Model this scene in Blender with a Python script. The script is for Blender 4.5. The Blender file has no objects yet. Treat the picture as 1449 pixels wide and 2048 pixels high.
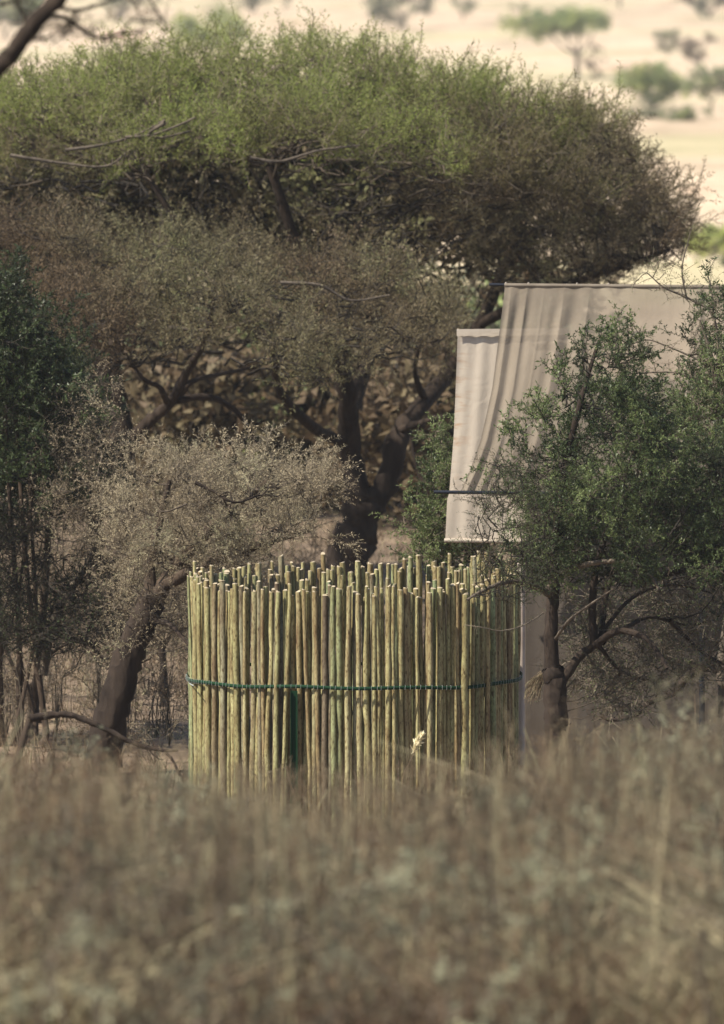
import bpy, math, random
import numpy as np
from mathutils import Vector
random.seed(7)
rng = np.random.default_rng(7)
S = bpy.context.scene
COL = S.collection
# ------------------------------------------------------------------ camera
CZ = 8.9                       # eye height above the enclosure's ground (metres)
F = 23500.0                    # focal length in photo pixels (1449 wide)
T0 = (1024 + 450) / F
PITCH = math.atan(T0)
cam_d = bpy.data.cameras.new('camera')
cam = bpy.data.objects.new('camera', cam_d)
COL.objects.link(cam)
cam.location = (0, 0, CZ)
cam.rotation_euler = (math.pi / 2 - PITCH, 0, 0)
cam_d.sensor_fit = 'HORIZONTAL'
cam_d.sensor_width = 36
cam_d.lens = F / 1449 * 36
cam_d.clip_start = 0.5
cam_d.clip_end = 20000
cam_d.dof.use_dof = True
cam_d.dof.focus_distance = 99.0
cam_d.dof.aperture_fstop = 6.3
S.camera = cam
# ------------------------------------------------------------------ light
SUN_EL, SUN_AZ = 50.0, -122.0       # azimuth from +Y (away from the camera), negative = left
w = bpy.data.worlds.new('World'); S.world = w; w.use_nodes = True
nt = w.node_tree; nt.nodes.clear()
sky = nt.nodes.new('ShaderNodeTexSky'); sky.sky_type = 'NISHITA'; sky.sun_disc = False
sky.sun_elevation = math.radians(SUN_EL); sky.sun_rotation = math.radians(SUN_AZ)
sky.altitude = 1200; sky.dust_density = 2.5
bg = nt.nodes.new('ShaderNodeBackground'); bg.inputs['Strength'].default_value = 0.085
wo = nt.nodes.new('ShaderNodeOutputWorld')
nt.links.new(sky.outputs[0], bg.inputs[0]); nt.links.new(bg.outputs[0], wo.inputs[0])
sd = bpy.data.lights.new('sun', 'SUN'); sd.energy = 4.6; sd.angle = math.radians(0.6); sd.color = (1, 0.93, 0.80)
so = bpy.data.objects.new('sun', sd); COL.objects.link(so)
el, az = math.radians(SUN_EL), math.radians(SUN_AZ)
tosun = Vector((math.sin(az) * math.cos(el), math.cos(az) * math.cos(el), math.sin(el)))
so.rotation_euler = tosun.to_track_quat('Z', 'Y').to_euler(); so.location = tosun * 50
S.view_settings.view_transform = 'Standard'; S.view_settings.look = 'None'
S.view_settings.gamma = 1; S.view_settings.use_curve_mapping = False
S.view_settings.exposure = 0.9
S.render.engine = 'CYCLES'
S.cycles.use_denoising = True
S.cycles.max_bounces = 6; S.cycles.diffuse_bounces = 3; S.cycles.glossy_bounces = 2
S.cycles.transmission_bounces = 4; S.cycles.transparent_max_bounces = 8; S.cycles.volume_bounces = 0
S.cycles.caustics_reflective = False; S.cycles.caustics_refractive = False

# ------------------------------------------------------------------ helpers
cp, sp_ = math.cos(PITCH), math.sin(PITCH)
def W(px, py, Y):
    """world point seen at photo pixel (px,py) on the plane y = Y"""
    x = (px - 724.5) / F; v = -(py - 1024) / F
    dy = cp + sp_ * v; dz = -sp_ + cp * v
    k = Y / dy
    return np.array((x * k, Y, CZ + dz * k))
def ppm(Y): return F / Y
PROF_Y = np.array([-400, 0, 50, 88, 96, 99, 150, 300, 500, 840, 1500, 3000, 6000, 9000.])
PROF_Z = np.array([16, 7.0, 3.55, .75, .12, 0, 0, -3, -6.5, -13, -14.5, -12, 40, 160.])
def gz(x, y):
    x = np.asarray(x, float); y = np.asarray(y, float)
    z = np.interp(y, PROF_Y, PROF_Z)
    k = np.clip((y - 120) / 300, 0, 1)
    z = z + k * (0.35 * np.sin(x * .05 + y * .013) + 0.25 * np.sin(y * .05 + x * .021))
    j = np.clip((92 - y) / 20, 0, 1)
    z = z + j * (0.10 * np.sin(x * 1.1 + 1) * np.sin(y * .5))
    return z
def ground_Y(px, py):
    for Y in np.concatenate([np.arange(96, 400, 1), np.arange(400, 3000, 5)]):
        p = W(px, py, Y)
        if p[2] <= gz(p[0], Y): return float(Y)
    return 2500.
def nrm(a): return a / np.maximum(np.linalg.norm(a, axis=-1, keepdims=True), 1e-9)

class MB:
    def __init__(s): s.V = []; s.Q = []; s.M = []; s.T = []; s.n = 0
    def add(s, V, Q, m=0, t=0.5):
        V = np.asarray(V, np.float32).reshape(-1, 3); Q = np.asarray(Q, np.int64).reshape(-1, 4)
        s.V.append(V); s.Q.append(Q + s.n)
        s.M.append(np.broadcast_to(np.asarray(m, np.int32), (len(Q),)).copy())
        s.T.append(np.broadcast_to(np.asarray(t, np.float32), (len(V),)).copy())
        s.n += len(V)
    def box(s, lo, hi, m=0, t=.5):
        x0, y0, z0 = lo; x1, y1, z1 = hi
        V = [(x0,y0,z0),(x1,y0,z0),(x1,y1,z0),(x0,y1,z0),(x0,y0,z1),(x1,y0,z1),(x1,y1,z1),(x0,y1,z1)]
        s.add(V, [(3,2,1,0),(4,5,6,7),(0,1,5,4),(1,2,6,5),(2,3,7,6),(3,0,4,7)], m, t)
    def tubes(s, P, R, k=4, m=0, t=.5, cap=False):
        """P (c,n,3) polylines, R (c,n) radii"""
        P = np.asarray(P, float); R = np.asarray(R, float)
        if P.ndim == 2: P = P[None]; R = R[None]
        c, n, _ = P.shape
        T = np.empty_like(P); T[:, 1:-1] = P[:, 2:] - P[:, :-2]; T[:, 0] = P[:, 1] - P[:, 0]; T[:, -1] = P[:, -1] - P[:, -2]
        T = nrm(T)
        ax = nrm(P[:, -1] - P[:, 0])
        ref = np.where(np.abs(ax[:, 2:3]) > .8, np.array([[1., .13, 0]]), np.array([[.1, 0, 1.]]))[:, None, :]
        U = nrm(np.cross(T, ref)); Vv = np.cross(T, U)
        a = np.arange(k) / k * 2 * math.pi
        ring = P[:, :, None, :] + R[:, :, None, None] * (np.cos(a)[None, None, :, None] * U[:, :, None, :] + np.sin(a)[None, None, :, None] * Vv[:, :, None, :])
        i = np.arange(n - 1)[:, None] * k; j = np.arange(k)[None, :]; j2 = (j + 1) % k
        q = np.stack([i + j, i + j2, i + k + j2, i + k + j], -1).reshape(-1, 4)
        Q = (q[None] + (np.arange(c) * n * k)[:, None, None]).reshape(-1, 4)
        tt = np.repeat(np.broadcast_to(np.asarray(t, float), (c,)), n * k)
        s.add(ring.reshape(-1, 3), Q, m, tt)
        if cap:
            for e in range(c):
                for r in (0, n - 1):
                    ce = P[e, r]; V = np.vstack([ring[e, r], ce[None]])
                    qq = [(h, (h + 1) % k, k, k) for h in range(k)]
                    s.addtri(V, [(h, (h + 1) % k, k) for h in range(k)], m, tt[0])
    def strips(s, P, R, m=0, t=.5):
        """flat thin twigs: one strip each, P (c,n,3), R (c,n)"""
        P = np.asarray(P, float); R = np.asarray(R, float)
        if P.ndim == 2: P = P[None]; R = R[None]
        c, n, _ = P.shape
        sd = nrm(np.cross(P[:, -1] - P[:, 0], rng.normal(0, 1, (c, 3))))[:, None]
        V = np.stack([P + sd * R[..., None], P - sd * R[..., None]], 2).reshape(-1, 3)
        k = np.arange(n - 1)[:, None] * 2; q = np.concatenate([k, k + 1, k + 3, k + 2], 1)
        Q = (q[None] + (np.arange(c) * n * 2)[:, None, None]).reshape(-1, 4)
        s.add(V, Q, m, np.repeat(np.broadcast_to(np.asarray(t, float), (c,)), n * 2))
    def addtri(s, V, T, m=0, t=.5):
        T = np.asarray(T).reshape(-1, 3)
        s.add(V, np.hstack([T, -np.ones((len(T), 1), int) * (10 ** 9)]), m, t)
    def inst(s, tpl, pos, X, Y, Z, scale, tint):
        """tpl=(V,Q,M); columns X,Y,Z of the rotation, (c,3) each"""
        V, Q, M = tpl; c = len(pos)
        sc = np.asarray(scale, float).reshape(c, 1, 1)
        A = (V[None, :, 0:1] * X[:, None] + V[None, :, 1:2] * Y[:, None] + V[None, :, 2:3] * Z[:, None]) * sc + pos[:, None]
        QQ = (Q[None] + (np.arange(c) * len(V))[:, None, None]).reshape(-1, 4)
        s.add(A.reshape(-1, 3), QQ, np.tile(M, c), np.repeat(np.asarray(tint, float), len(V)))
    def mesh(s, name, mats, smooth=False):
        V = np.concatenate(s.V); Q = np.concatenate(s.Q); M = np.concatenate(s.M); T = np.concatenate(s.T)
        tri = Q[:, 3] < 0
        tot = np.where(tri, 3, 4)
        start = np.concatenate([[0], np.cumsum(tot)[:-1]])
        flat = Q.reshape(-1); flat = flat[flat >= 0]
        me = bpy.data.meshes.new(name)
        me.vertices.add(len(V)); me.vertices.foreach_set('co', V.astype(np.float32).ravel())
        me.loops.add(len(flat)); me.loops.foreach_set('vertex_index', flat.astype(np.int32))
        me.polygons.add(len(Q)); me.polygons.foreach_set('loop_start', start.astype(np.int32))
        me.polygons.foreach_set('loop_total', tot.astype(np.int32))
        me.polygons.foreach_set('material_index', M.astype(np.int32))
        me.polygons.foreach_set('use_smooth', np.full(len(Q), smooth))
        at = me.attributes.new('tint', 'FLOAT', 'POINT'); at.data.foreach_set('value', T.astype(np.float32))
        for m in mats: me.materials.append(m)
        me.update(calc_edges=True)
        return me
    def build(s, name, mats, parent=None, smooth=False, kind=None):
        if not isinstance(mats, (list, tuple)): mats = [mats]
        org = np.array(parent.location) if parent is not None else np.zeros(3)
        if parent is not None and parent.parent is not None: org = org + np.array(parent.parent.location)
        s.V = [v - org.astype(np.float32) for v in s.V]
        o = bpy.data.objects.new(name, s.mesh(name, mats, smooth)); COL.objects.link(o)
        if parent is not None: o.parent = parent
        if kind: o['kind'] = kind
        return o
def tag(o, label=None, cat=None, group=None, kind=None):
    if label: o['label'] = label
    if cat: o['category'] = cat
    if group: o['group'] = group
    if kind: o['kind'] = kind
    return o
def thing(name, loc, label, cat, group=None):
    o = bpy.data.objects.new(name, None); COL.objects.link(o)
    o.location = tuple(float(v) for v in loc); o.empty_display_size = .2
    return tag(o, label, cat, group)
def smooth_path(pts, n=24):
    """Catmull-Rom through pts (m,d)"""
    P = np.asarray(pts, float)
    P = np.vstack([2 * P[0] - P[1], P, 2 * P[-1] - P[-2]])
    out = []
    m = len(P) - 3
    for u in np.linspace(0, m - 1e-6, n):
        i = int(u); t = u - i; a, b, c, d = P[i:i + 4]
        out.append(.5 * (2 * b + (c - a) * t + (2 * a - 5 * b + 4 * c - d) * t * t + (3 * b - a - 3 * c + d) * t ** 3))
    return np.array(out)

# ------------------------------------------------------------------ materials
def mat(name):
    m = bpy.data.materials.new(name); m.use_nodes = True
    t = m.node_tree; b = t.nodes['Principled BSDF']
    return m, t, b
def N(t, kind, **kw):
    n = t.nodes.new(kind)
    for k, v in kw.items():
        if k in n.inputs.keys(): n.inputs[k].default_value = v
        else: setattr(n, k, v)
    return n
def ramp(t, fac, stops, interp='LINEAR'):
    r = t.nodes.new('ShaderNodeValToRGB'); r.color_ramp.interpolation = interp
    e = r.color_ramp.elements
    while len(e) < len(stops): e.new(.5)
    for i, (p, c) in enumerate(stops): e[i].position = p; e[i].color = (*c, 1)
    t.links.new(fac, r.inputs[0]); return r
def leaf_mat(name, stops, transl=.35, rough=.6, var=.25):
    m, t, b = mat(name)
    at = N(t, 'ShaderNodeAttribute', attribute_name='tint')
    r = ramp(t, at.outputs['Fac'], stops)
    tc = N(t, 'ShaderNodeTexCoord')
    no = N(t, 'ShaderNodeTexNoise', Scale=9.0, Detail=3.0); t.links.new(tc.outputs['Object'], no.inputs['Vector'])
    hv = N(t, 'ShaderNodeHueSaturation')
    mr = N(t, 'ShaderNodeMapRange'); mr.inputs[3].default_value = 1 - var * 1.6; mr.inputs[4].default_value = 1 + var * 1.6
    t.links.new(no.outputs[0], mr.inputs[0]); t.links.new(mr.outputs[0], hv.inputs['Value']); t.links.new(r.outputs[0], hv.inputs['Color'])
    t.links.new(hv.outputs[0], b.inputs['Base Color']); b.inputs['Roughness'].default_value = rough
    b.inputs['Specular IOR Level'].default_value = .25
    tr = N(t, 'ShaderNodeBsdfTranslucent'); t.links.new(hv.outputs[0], tr.inputs[0])
    mx = N(t, 'ShaderNodeMixShader'); mx.inputs[0].default_value = transl
    t.links.new(b.outputs[0], mx.inputs[1]); t.links.new(tr.outputs[0], mx.inputs[2])
    t.links.new(mx.outputs[0], t.nodes['Material Output'].inputs[0])
    return m
def bark_mat(name, c1, c2, scale=6, bump=.6):
    m, t, b = mat(name)
    tc = N(t, 'ShaderNodeTexCoord'); mp = N(t, 'ShaderNodeMapping'); mp.inputs['Scale'].default_value = (scale, scale, scale * .3)
    t.links.new(tc.outputs['Object'], mp.inputs[0])
    no = N(t, 'ShaderNodeTexNoise', Scale=1.0, Detail=8.0, Roughness=.65); t.links.new(mp.outputs[0], no.inputs['Vector'])
    vo = N(t, 'ShaderNodeTexVoronoi', Scale=2.2); t.links.new(mp.outputs[0], vo.inputs['Vector'])
    r = ramp(t, no.outputs[0], [(.3, c1), (.68, c2)])
    t.links.new(r.outputs[0], b.inputs['Base Color']); b.inputs['Roughness'].default_value = .9
    b.inputs['Specular IOR Level'].default_value = .15
    ad = N(t, 'ShaderNodeMath', operation='ADD'); t.links.new(no.outputs[0], ad.inputs[0]); t.links.new(vo.outputs[0], ad.inputs[1])
    bp = N(t, 'ShaderNodeBump', Strength=bump, Distance=.03); t.links.new(ad.outputs[0], bp.inputs['Height']); t.links.new(bp.outputs[0], b.inputs['Normal'])
    return m
M = {}
M['bark_dark'] = bark_mat('dark bark', (.014, .010, .008), (.05, .036, .027))
M['bark_brown'] = bark_mat('brown bark', (.028, .020, .015), (.10, .072, .052))
M['bark_grey'] = bark_mat('grey bark', (.06, .048, .038), (.16, .13, .10))
M['twig_grey'] = leaf_mat('grey twigs', [(0, (.065, .05, .036)), (1, (.16, .13, .095))], 0.0, .85)
M['twig_dark'] = leaf_mat('dark twigs', [(0, (.02, .016, .012)), (1, (.06, .046, .034))], 0.0, .85)
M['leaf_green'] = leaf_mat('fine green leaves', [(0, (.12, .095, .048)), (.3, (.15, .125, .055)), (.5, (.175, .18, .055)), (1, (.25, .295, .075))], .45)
M['leaf_brown'] = leaf_mat('dry brown leaves', [(0, (.13, .09, .052)), (.5, (.175, .15, .082)), (1, (.18, .18, .08))], .3)
M['leaf_dusty'] = leaf_mat('dusty grey leaves', [(0, (.22, .175, .115)), (.6, (.37, .31, .205)), (1, (.36, .335, .205))], .25, .8)
M['leaf_shrub'] = leaf_mat('shrub leaves', [(0, (.028, .036, .016)), (.5, (.060, .085, .032)), (1, (.19, .235, .09))], .35, .42)
M['leaf_far'] = leaf_mat('far foliage', [(0, (.22, .14, .08)), (.35, (.17, .18, .12)), (.7, (.24, .30, .14)), (1, (.48, .52, .18))], .3)  # lightened throughout: part of the haze paleness is put into these leaf colours
M['grass'] = leaf_mat('dry grass', [(0, (.09, .058, .036)), (.3, (.17, .12, .074)), (.55, (.265, .21, .13)), (.8, (.25, .235, .14)), (1, (.44, .38, .23))], .25, .8, .3)
M['herb'] = leaf_mat('grey green herb', [(0, (.085, .062, .045)), (.4, (.135, .125, .08)), (.75, (.20, .205, .14)), (1, (.36, .36, .24))], .25, .8, .3)
M['red_stem'] = leaf_mat('red brown stems', [(0, (.075, .035, .022)), (1, (.14, .07, .042))], 0, .8)
M['red_leaf'] = leaf_mat('rusty leaves', [(0, (.13, .065, .035)), (1, (.22, .13, .07))], .2, .8)
M['straw'] = leaf_mat('pale straw', [(0, (.55, .42, .22)), (1, (.88, .80, .55))], .4, .6)

# ------------------------------------------------------------------ ground
def make_ground():
    xs = np.concatenate([-np.geomspace(4500, 12, 28), np.linspace(-11, 11, 41), np.geomspace(12, 4500, 28)])
    ys = np.concatenate([np.linspace(-400, -5, 12), np.linspace(0, 160, 121), np.geomspace(163, 9000, 80)])
    X, Y = np.meshgrid(xs, ys)
    Z = gz(X, Y)
    near = np.clip((170 - Y) / 40, 0, 1) * np.clip((20 - np.abs(X)) / 8, 0, 1)
    Z = Z + near * .04 * (rng.random(Z.shape) - .5)
    nx, ny = len(xs), len(ys)
    i = np.arange(ny - 1)[:, None] * nx + np.arange(nx - 1)[None, :]
    Q = np.stack([i, i + 1, i + nx + 1, i + nx], -1)
    m, t, b = mat('dry ground')
    g = N(t, 'ShaderNodeNewGeometry'); sx = N(t, 'ShaderNodeSeparateXYZ'); t.links.new(g.outputs['Position'], sx.inputs[0])
    # far savanna: bare sand, pale straw grass and greener hollows, patches drawn out across the slope
    mp = N(t, 'ShaderNodeMapping'); mp.inputs['Scale'].default_value = (.11, .030, .0); t.links.new(g.outputs['Position'], mp.inputs[0])
    n1 = N(t, 'ShaderNodeTexNoise', Scale=1.0, Detail=6.0, Roughness=.62); t.links.new(mp.outputs[0], n1.inputs['Vector'])
    far = ramp(t, n1.outputs[0], [(.32, (.30, .22, .15)), (.41, (.43, .335, .23)), (.48, (.52, .40, .28)), (.55, (.59, .47, .335)), (.61, (.50, .36, .25)), (.70, (.34, .21, .15))])
    mp3 = N(t, 'ShaderNodeMapping'); mp3.inputs['Scale'].default_value = (.03, .02, .0); mp3.inputs['Location'].default_value = (3.1, 7.7, 0); t.links.new(g.outputs['Position'], mp3.inputs[0])
    n3 = N(t, 'ShaderNodeTexNoise', Scale=1.0, Detail=3.0); t.links.new(mp3.outputs[0], n3.inputs['Vector'])
    gm = N(t, 'ShaderNodeMapRange'); gm.inputs[1].default_value = .5; gm.inputs[2].default_value = .62; gm.inputs[4].default_value = .4; t.links.new(n3.outputs[0], gm.inputs[0])
    mxg = N(t, 'ShaderNodeMixRGB'); mxg.inputs[2].default_value = (.40, .40, .20, 1); t.links.new(gm.outputs[0], mxg.inputs[0]); t.links.new(far.outputs[0], mxg.inputs[1])
    # near: leaf litter and trodden brown earth
    n2 = N(t, 'ShaderNodeTexNoise', Scale=.9, Detail=9.0, Roughness=.7); t.links.new(g.outputs['Position'], n2.inputs['Vector'])
    nr = ramp(t, n2.outputs[0], [(.3, (.08, .06, .042)), (.5, (.17, .125, .088)), (.62, (.25, .185, .125)), (.75, (.17, .15, .09))])
    fy = N(t, 'ShaderNodeMapRange'); fy.inputs[1].default_value = 140; fy.inputs[2].default_value = 190; t.links.new(sx.outputs['Y'], fy.inputs[0])
    mx = N(t, 'ShaderNodeMixRGB'); t.links.new(fy.outputs[0], mx.inputs[0]); t.links.new(nr.outputs[0], mx.inputs[1]); t.links.new(mxg.outputs[0], mx.inputs[2])
    t.links.new(mx.outputs[0], b.inputs['Base Color']); b.inputs['Roughness'].default_value = .95; b.inputs['Specular IOR Level'].default_value = .1
    bp = N(t, 'ShaderNodeBump', Strength=.7, Distance=.08); t.links.new(n2.outputs[0], bp.inputs['Height']); t.links.new(bp.outputs[0], b.inputs['Normal'])
    mb = MB(); mb.add(np.stack([X, Y, Z], -1).reshape(-1, 3), Q.reshape(-1, 4))
    o = mb.build('ground', m, smooth=True); o['kind'] = 'structure'
make_ground()
# haze: the dusty air over the plain
hz = MB(); hz.box((-4600, -420, -30), (4600, 9050, 175))
hm = bpy.data.materials.new('haze'); hm.use_nodes = True; ht = hm.node_tree; ht.nodes.clear()
pv = N(ht, 'ShaderNodeVolumePrincipled'); pv.inputs['Color'].default_value = (.97, .97, .97, 1)
pv.inputs['Density'].default_value = HAZE = .00018; pv.inputs['Anisotropy'].default_value = .3
oo = N(ht, 'ShaderNodeOutputMaterial'); ht.links.new(pv.outputs[0], oo.inputs['Volume'])
ho = hz.build('haze', hm); ho['kind'] = 'stuff'

# ------------------------------------------------------------------ plant kit
def template(kind, seed):
    """one spray of twigs and leaves, root at the origin, growing along +Z to about 1"""
    r = np.random.default_rng(seed); mb = MB()
    def twig(p, d, L, r0, n=3, bend=.25):
        pts = [p]; d = nrm(d)
        for i in range(n):
            d = nrm(d + r.normal(0, bend, 3) + np.array([0, 0, .06]))
            pts.append(pts[-1] + d * L / n)
        pts = np.array(pts); mb.strips(pts[[0, n // 2, n]] if n > 2 and r0 < tr else pts, (np.linspace(r0, r0 * .35, 3) if n > 2 and r0 < tr else np.linspace(r0, r0 * .35, n + 1)) * 1.25, 0)
        return pts
    def leaf(p, d, L, wd):
        d = nrm(d); s = nrm(np.cross(d, r.normal(0, 1, 3)))
        mb.addtri([p - s * wd * .4, p + d * L * .45 + s * wd * 1.25, p + d * L], [(0, 1, 2)], 1)
    P = dict(acacia=(7, .5, 6, .10, .021, .008), dry=(7, .5, 5, .075, .018, .009), dusty=(8, .45, 6, .075, .018, .008), shrub=(6, .42, 6, .115, .030, .009), far=(3, .5, 5, .30, .09, .02), thorn=(6, .5, 3, .075, .018, .012), feather=(5, .55, 0, .10, .014, .008), plume=(6, .5, 0, .085, .014, .009))[kind]
    nside, Ls, nl, ll, lw, tr = P
    if kind in ('feather', 'plume'):
        big = kind == 'feather'
        def plume(p, d, L, r0, dens):
            T_ = twig(p, d, L, r0, 4, .16)
            k = int(L * dens); 
            for i in range(k):
                u = (i + .5 + r.normal(0, .2)) / k * 3.99; u = min(max(u, .15), 3.98); a = int(u); q = T_[a] + (T_[a + 1] - T_[a]) * (u - a); t_ = nrm(T_[a + 1] - T_[a])
                sd_ = nrm(np.cross(t_, r.normal(0, 1, 3)))
                for sg in (1, -1):
                    leaf(q, t_ * .8 + sd_ * sg + r.normal(0, .2, 3), ll * (.7 + .5 * r.random()) * (1.15 - .2 * u / 4), lw)
            return T_
        m_ = plume(np.zeros(3), np.array([0, 0, 1.]), 1.0, tr * 1.2, 13)
        for i in range(nside):
            k = .5 + i / nside * 3.2; a = int(k); p = m_[a] + (m_[a + 1] - m_[a]) * (k - a); th = i * 2.4 + r.normal(0, .5)
            plume(p, np.array([math.cos(th), math.sin(th), .8 + r.random() * .7]), Ls * (.6 + .7 * r.random()), tr * .8, 15)
        return np.concatenate(mb.V).astype(float), np.concatenate(mb.Q), np.concatenate(mb.M)
    main = twig(np.zeros(3), np.array([0, 0, 1.]), 1.0, tr * 1.3, 4, .18)
    tw = [main]
    for i in range(nside):
        k = (i + 1) / (nside + 1) * 3.9; a = int(k); p = main[a] + (main[min(a + 1, 4)] - main[a]) * (k - a)
        th = i * 2.4 + r.normal(0, .4); d = np.array([math.cos(th), math.sin(th), .55 + r.random() * .5])
        tw.append(twig(p, d, Ls * (.6 + .6 * r.random()), tr * .8, 3 if kind != 'far' else 2, .25))
    for T_ in tw:
        for i in range(nl + (2 if T_ is main else 0)):
            k = r.random() ** .8 * (len(T_) - 1.001); a = int(k)
            p = T_[a] + (T_[a + 1] - T_[a]) * (k - a); d = nrm(T_[a + 1] - T_[a]) * .7 + r.normal(0, .7, 3)
            leaf(p, d, ll * (.6 + .8 * r.random()), lw)
            if kind in ('acacia', 'dusty', 'shrub'): leaf(p, -d + np.array([0, 0, .8]), ll * .8, lw)
        if kind == 'thorn' or kind == 'shrub':
            for i in range(3):      # thorns
                k = r.random() * (len(T_) - 1.001); a = int(k); p = T_[a] + (T_[a + 1] - T_[a]) * (k - a); d = nrm(r.normal(0, 1, 3)); s = nrm(np.cross(d, r.normal(0, 1, 3))) * .006
                mb.addtri([p + s, p - s, p + d * .10], [(0, 1, 2)], 0)
    V = np.concatenate(mb.V); Q = np.concatenate(mb.Q); Mi = np.concatenate(mb.M)
    return V.astype(float), Q, Mi
TPL = {k: [template(k, 11 * i + 3) for i in range(6)] for k in ('acacia', 'dry', 'dusty', 'shrub', 'far', 'thorn', 'feather', 'plume')}
def fixq(Q, off): return Q
def add_sprays(mb, kind, pos, dirs, scale, tint):
    Z = nrm(dirs); X = nrm(np.cross(Z, rng.normal(0, 1, Z.shape))); Yv = np.cross(Z, X)
    idx = rng.integers(0, 6, len(pos))
    for i in range(6):
        s = idx == i
        if s.any():
            V, Q, Mi = TPL[kind][i]
            mb.inst((V, Q, Mi), pos[s], X[s], Yv[s], Z[s], scale[s], tint[s])
# triangles are stored with a large negative 4th index: keep it negative when offset
def bezier3(a, c, b, n=4):
    u = np.linspace(0, 1, n)[None, :, None]
    return (1 - u) ** 2 * a[:, None] + 2 * u * (1 - u) * c[:, None] + u * u * b[:, None]
class Plant:
    def __init__(s, name, base, label, cat, group=None):
        s.base = np.array(base, float); s.root = thing(name, base, label, cat, group)
        s.nodes = []; s.rad = []
    def limb(s, name, pts, r0, r1, m, sides=9, n=None, knob=.12, taper=.8):
        n = n or max(8, len(pts) * 5)
        P = smooth_path(pts, n)
        R = r0 + (r1 - r0) * np.linspace(0, 1, n) ** taper
        R = R * (1 + rng.normal(0, knob * .5, n)); P = P + rng.normal(0, .06, P.shape) * R[:, None]
        P[0] = pts[0]
        mb = MB(); mb.tubes(P, R, sides)
        V = mb.V[0]; a = np.arange(len(V)) % sides
        V += (nrm(V - np.repeat(P, sides, 0)) * (np.repeat(R, sides) * (rng.random(len(V)) - .5) * .2)[:, None]).astype(np.float32)
        mb.tubes(P[-2:] + 0.0, np.array([R[-1], R[-1] * .2]), sides)
        o = mb.build(name, m, s.root, smooth=True)
        s.nodes.append(P); s.rad.append(R)
        return P
    def crown(s, kind, centers, crad, nper, scale, mats, tint=(.5, .2), up=.5, name='crown', flat=.55, rb=.02, link=True, tintf=None, shell=.5, outward=None):
        """centers (c,3) clumps; each carries nper sprays, joined by branchlets to the nearest limb"""
        centers = np.asarray(centers, float); c = len(centers); mb = MB()
        crad = np.broadcast_to(np.asarray(crad, float), (c,))
        if link and s.nodes:
            NN = np.concatenate(s.nodes); 
            start = []
            for p in centers:
                d = np.linalg.norm(NN - p, axis=1) + 2.0 * np.clip(NN[:, 2] - p[2] + .1, 0, None)
                cand = np.argsort(d)[:2]
                start.append(NN[rng.choice(cand)])
            start = np.array(start)
            L0 = np.linalg.norm(centers - start, axis=1, keepdims=True); cap_ = np.maximum(crad[:, None] * 3.2, .5)
            start = np.where(L0 > cap_, centers + (start - centers) / np.maximum(L0, .01) * cap_, start)
            mid = start * .5 + centers * .5; mid[:, 2] -= .12 * np.linalg.norm(centers - start, axis=1) * rng.random(c)
            mid += rng.normal(0, .22, mid.shape) * np.linalg.norm(centers - start, axis=1)[:, None]
            L = np.linalg.norm(centers - start, axis=1)
            BZ = bezier3(start, mid, centers, 9); BZ[:, 1:-1] += rng.normal(0, .035, BZ[:, 1:-1].shape)
            mb.tubes(BZ, np.linspace(1, .3, 9)[None] * (rb * np.minimum(.5 + .25 * L, .95))[:, None], 4, 0, .0)
        n = c * nper
        ci = np.repeat(np.arange(c), nper)
        d = nrm(rng.normal(0, 1, (n, 3))); 
        rr = rng.random(n) ** shell
        off = d * (rr * crad[ci])[:, None] * np.array([1, 1, flat])
        pos = centers[ci] + off
        dirs = d * .8 + np.array([0, 0, up]) + rng.normal(0, .25, (n, 3))
        if outward is not None: dirs += nrm(pos - outward) * .8
        sc = scale * (.65 + .7 * rng.random(n))
        root = pos - nrm(dirs) * (sc * .25)[:, None]
        tn = np.clip(tint[0] + rng.normal(0, tint[1] * .5, n) + rng.normal(0, tint[1], c)[ci], 0, 1) if tintf is None else np.clip(tintf(pos) + rng.normal(0, tint[1] * .6, n) + rng.normal(0, tint[1], c)[ci], 0, 1)
        cc = centers[ci]; m2 = (cc + root) / 2 + rng.normal(0, .05, root.shape)
        mb.strips(bezier3(cc, m2, root, 3), np.linspace(1, .6, 3)[None] * np.full((n, 1), rb * .32), 0, .4)
        add_sprays(mb, kind, root, dirs, sc, tn)
        return mb.build(name, mats, s.root)
_old_inst = MB.inst
def _inst(s, tpl, pos, X, Y, Z, scale, tint):
    n0 = len(s.Q); _old_inst(s, tpl, pos, X, Y, Z, scale, tint)
    q = s.Q[-1]; q[q < -1000] = -10 ** 9
MB.inst = _inst

exec_parts = []
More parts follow.
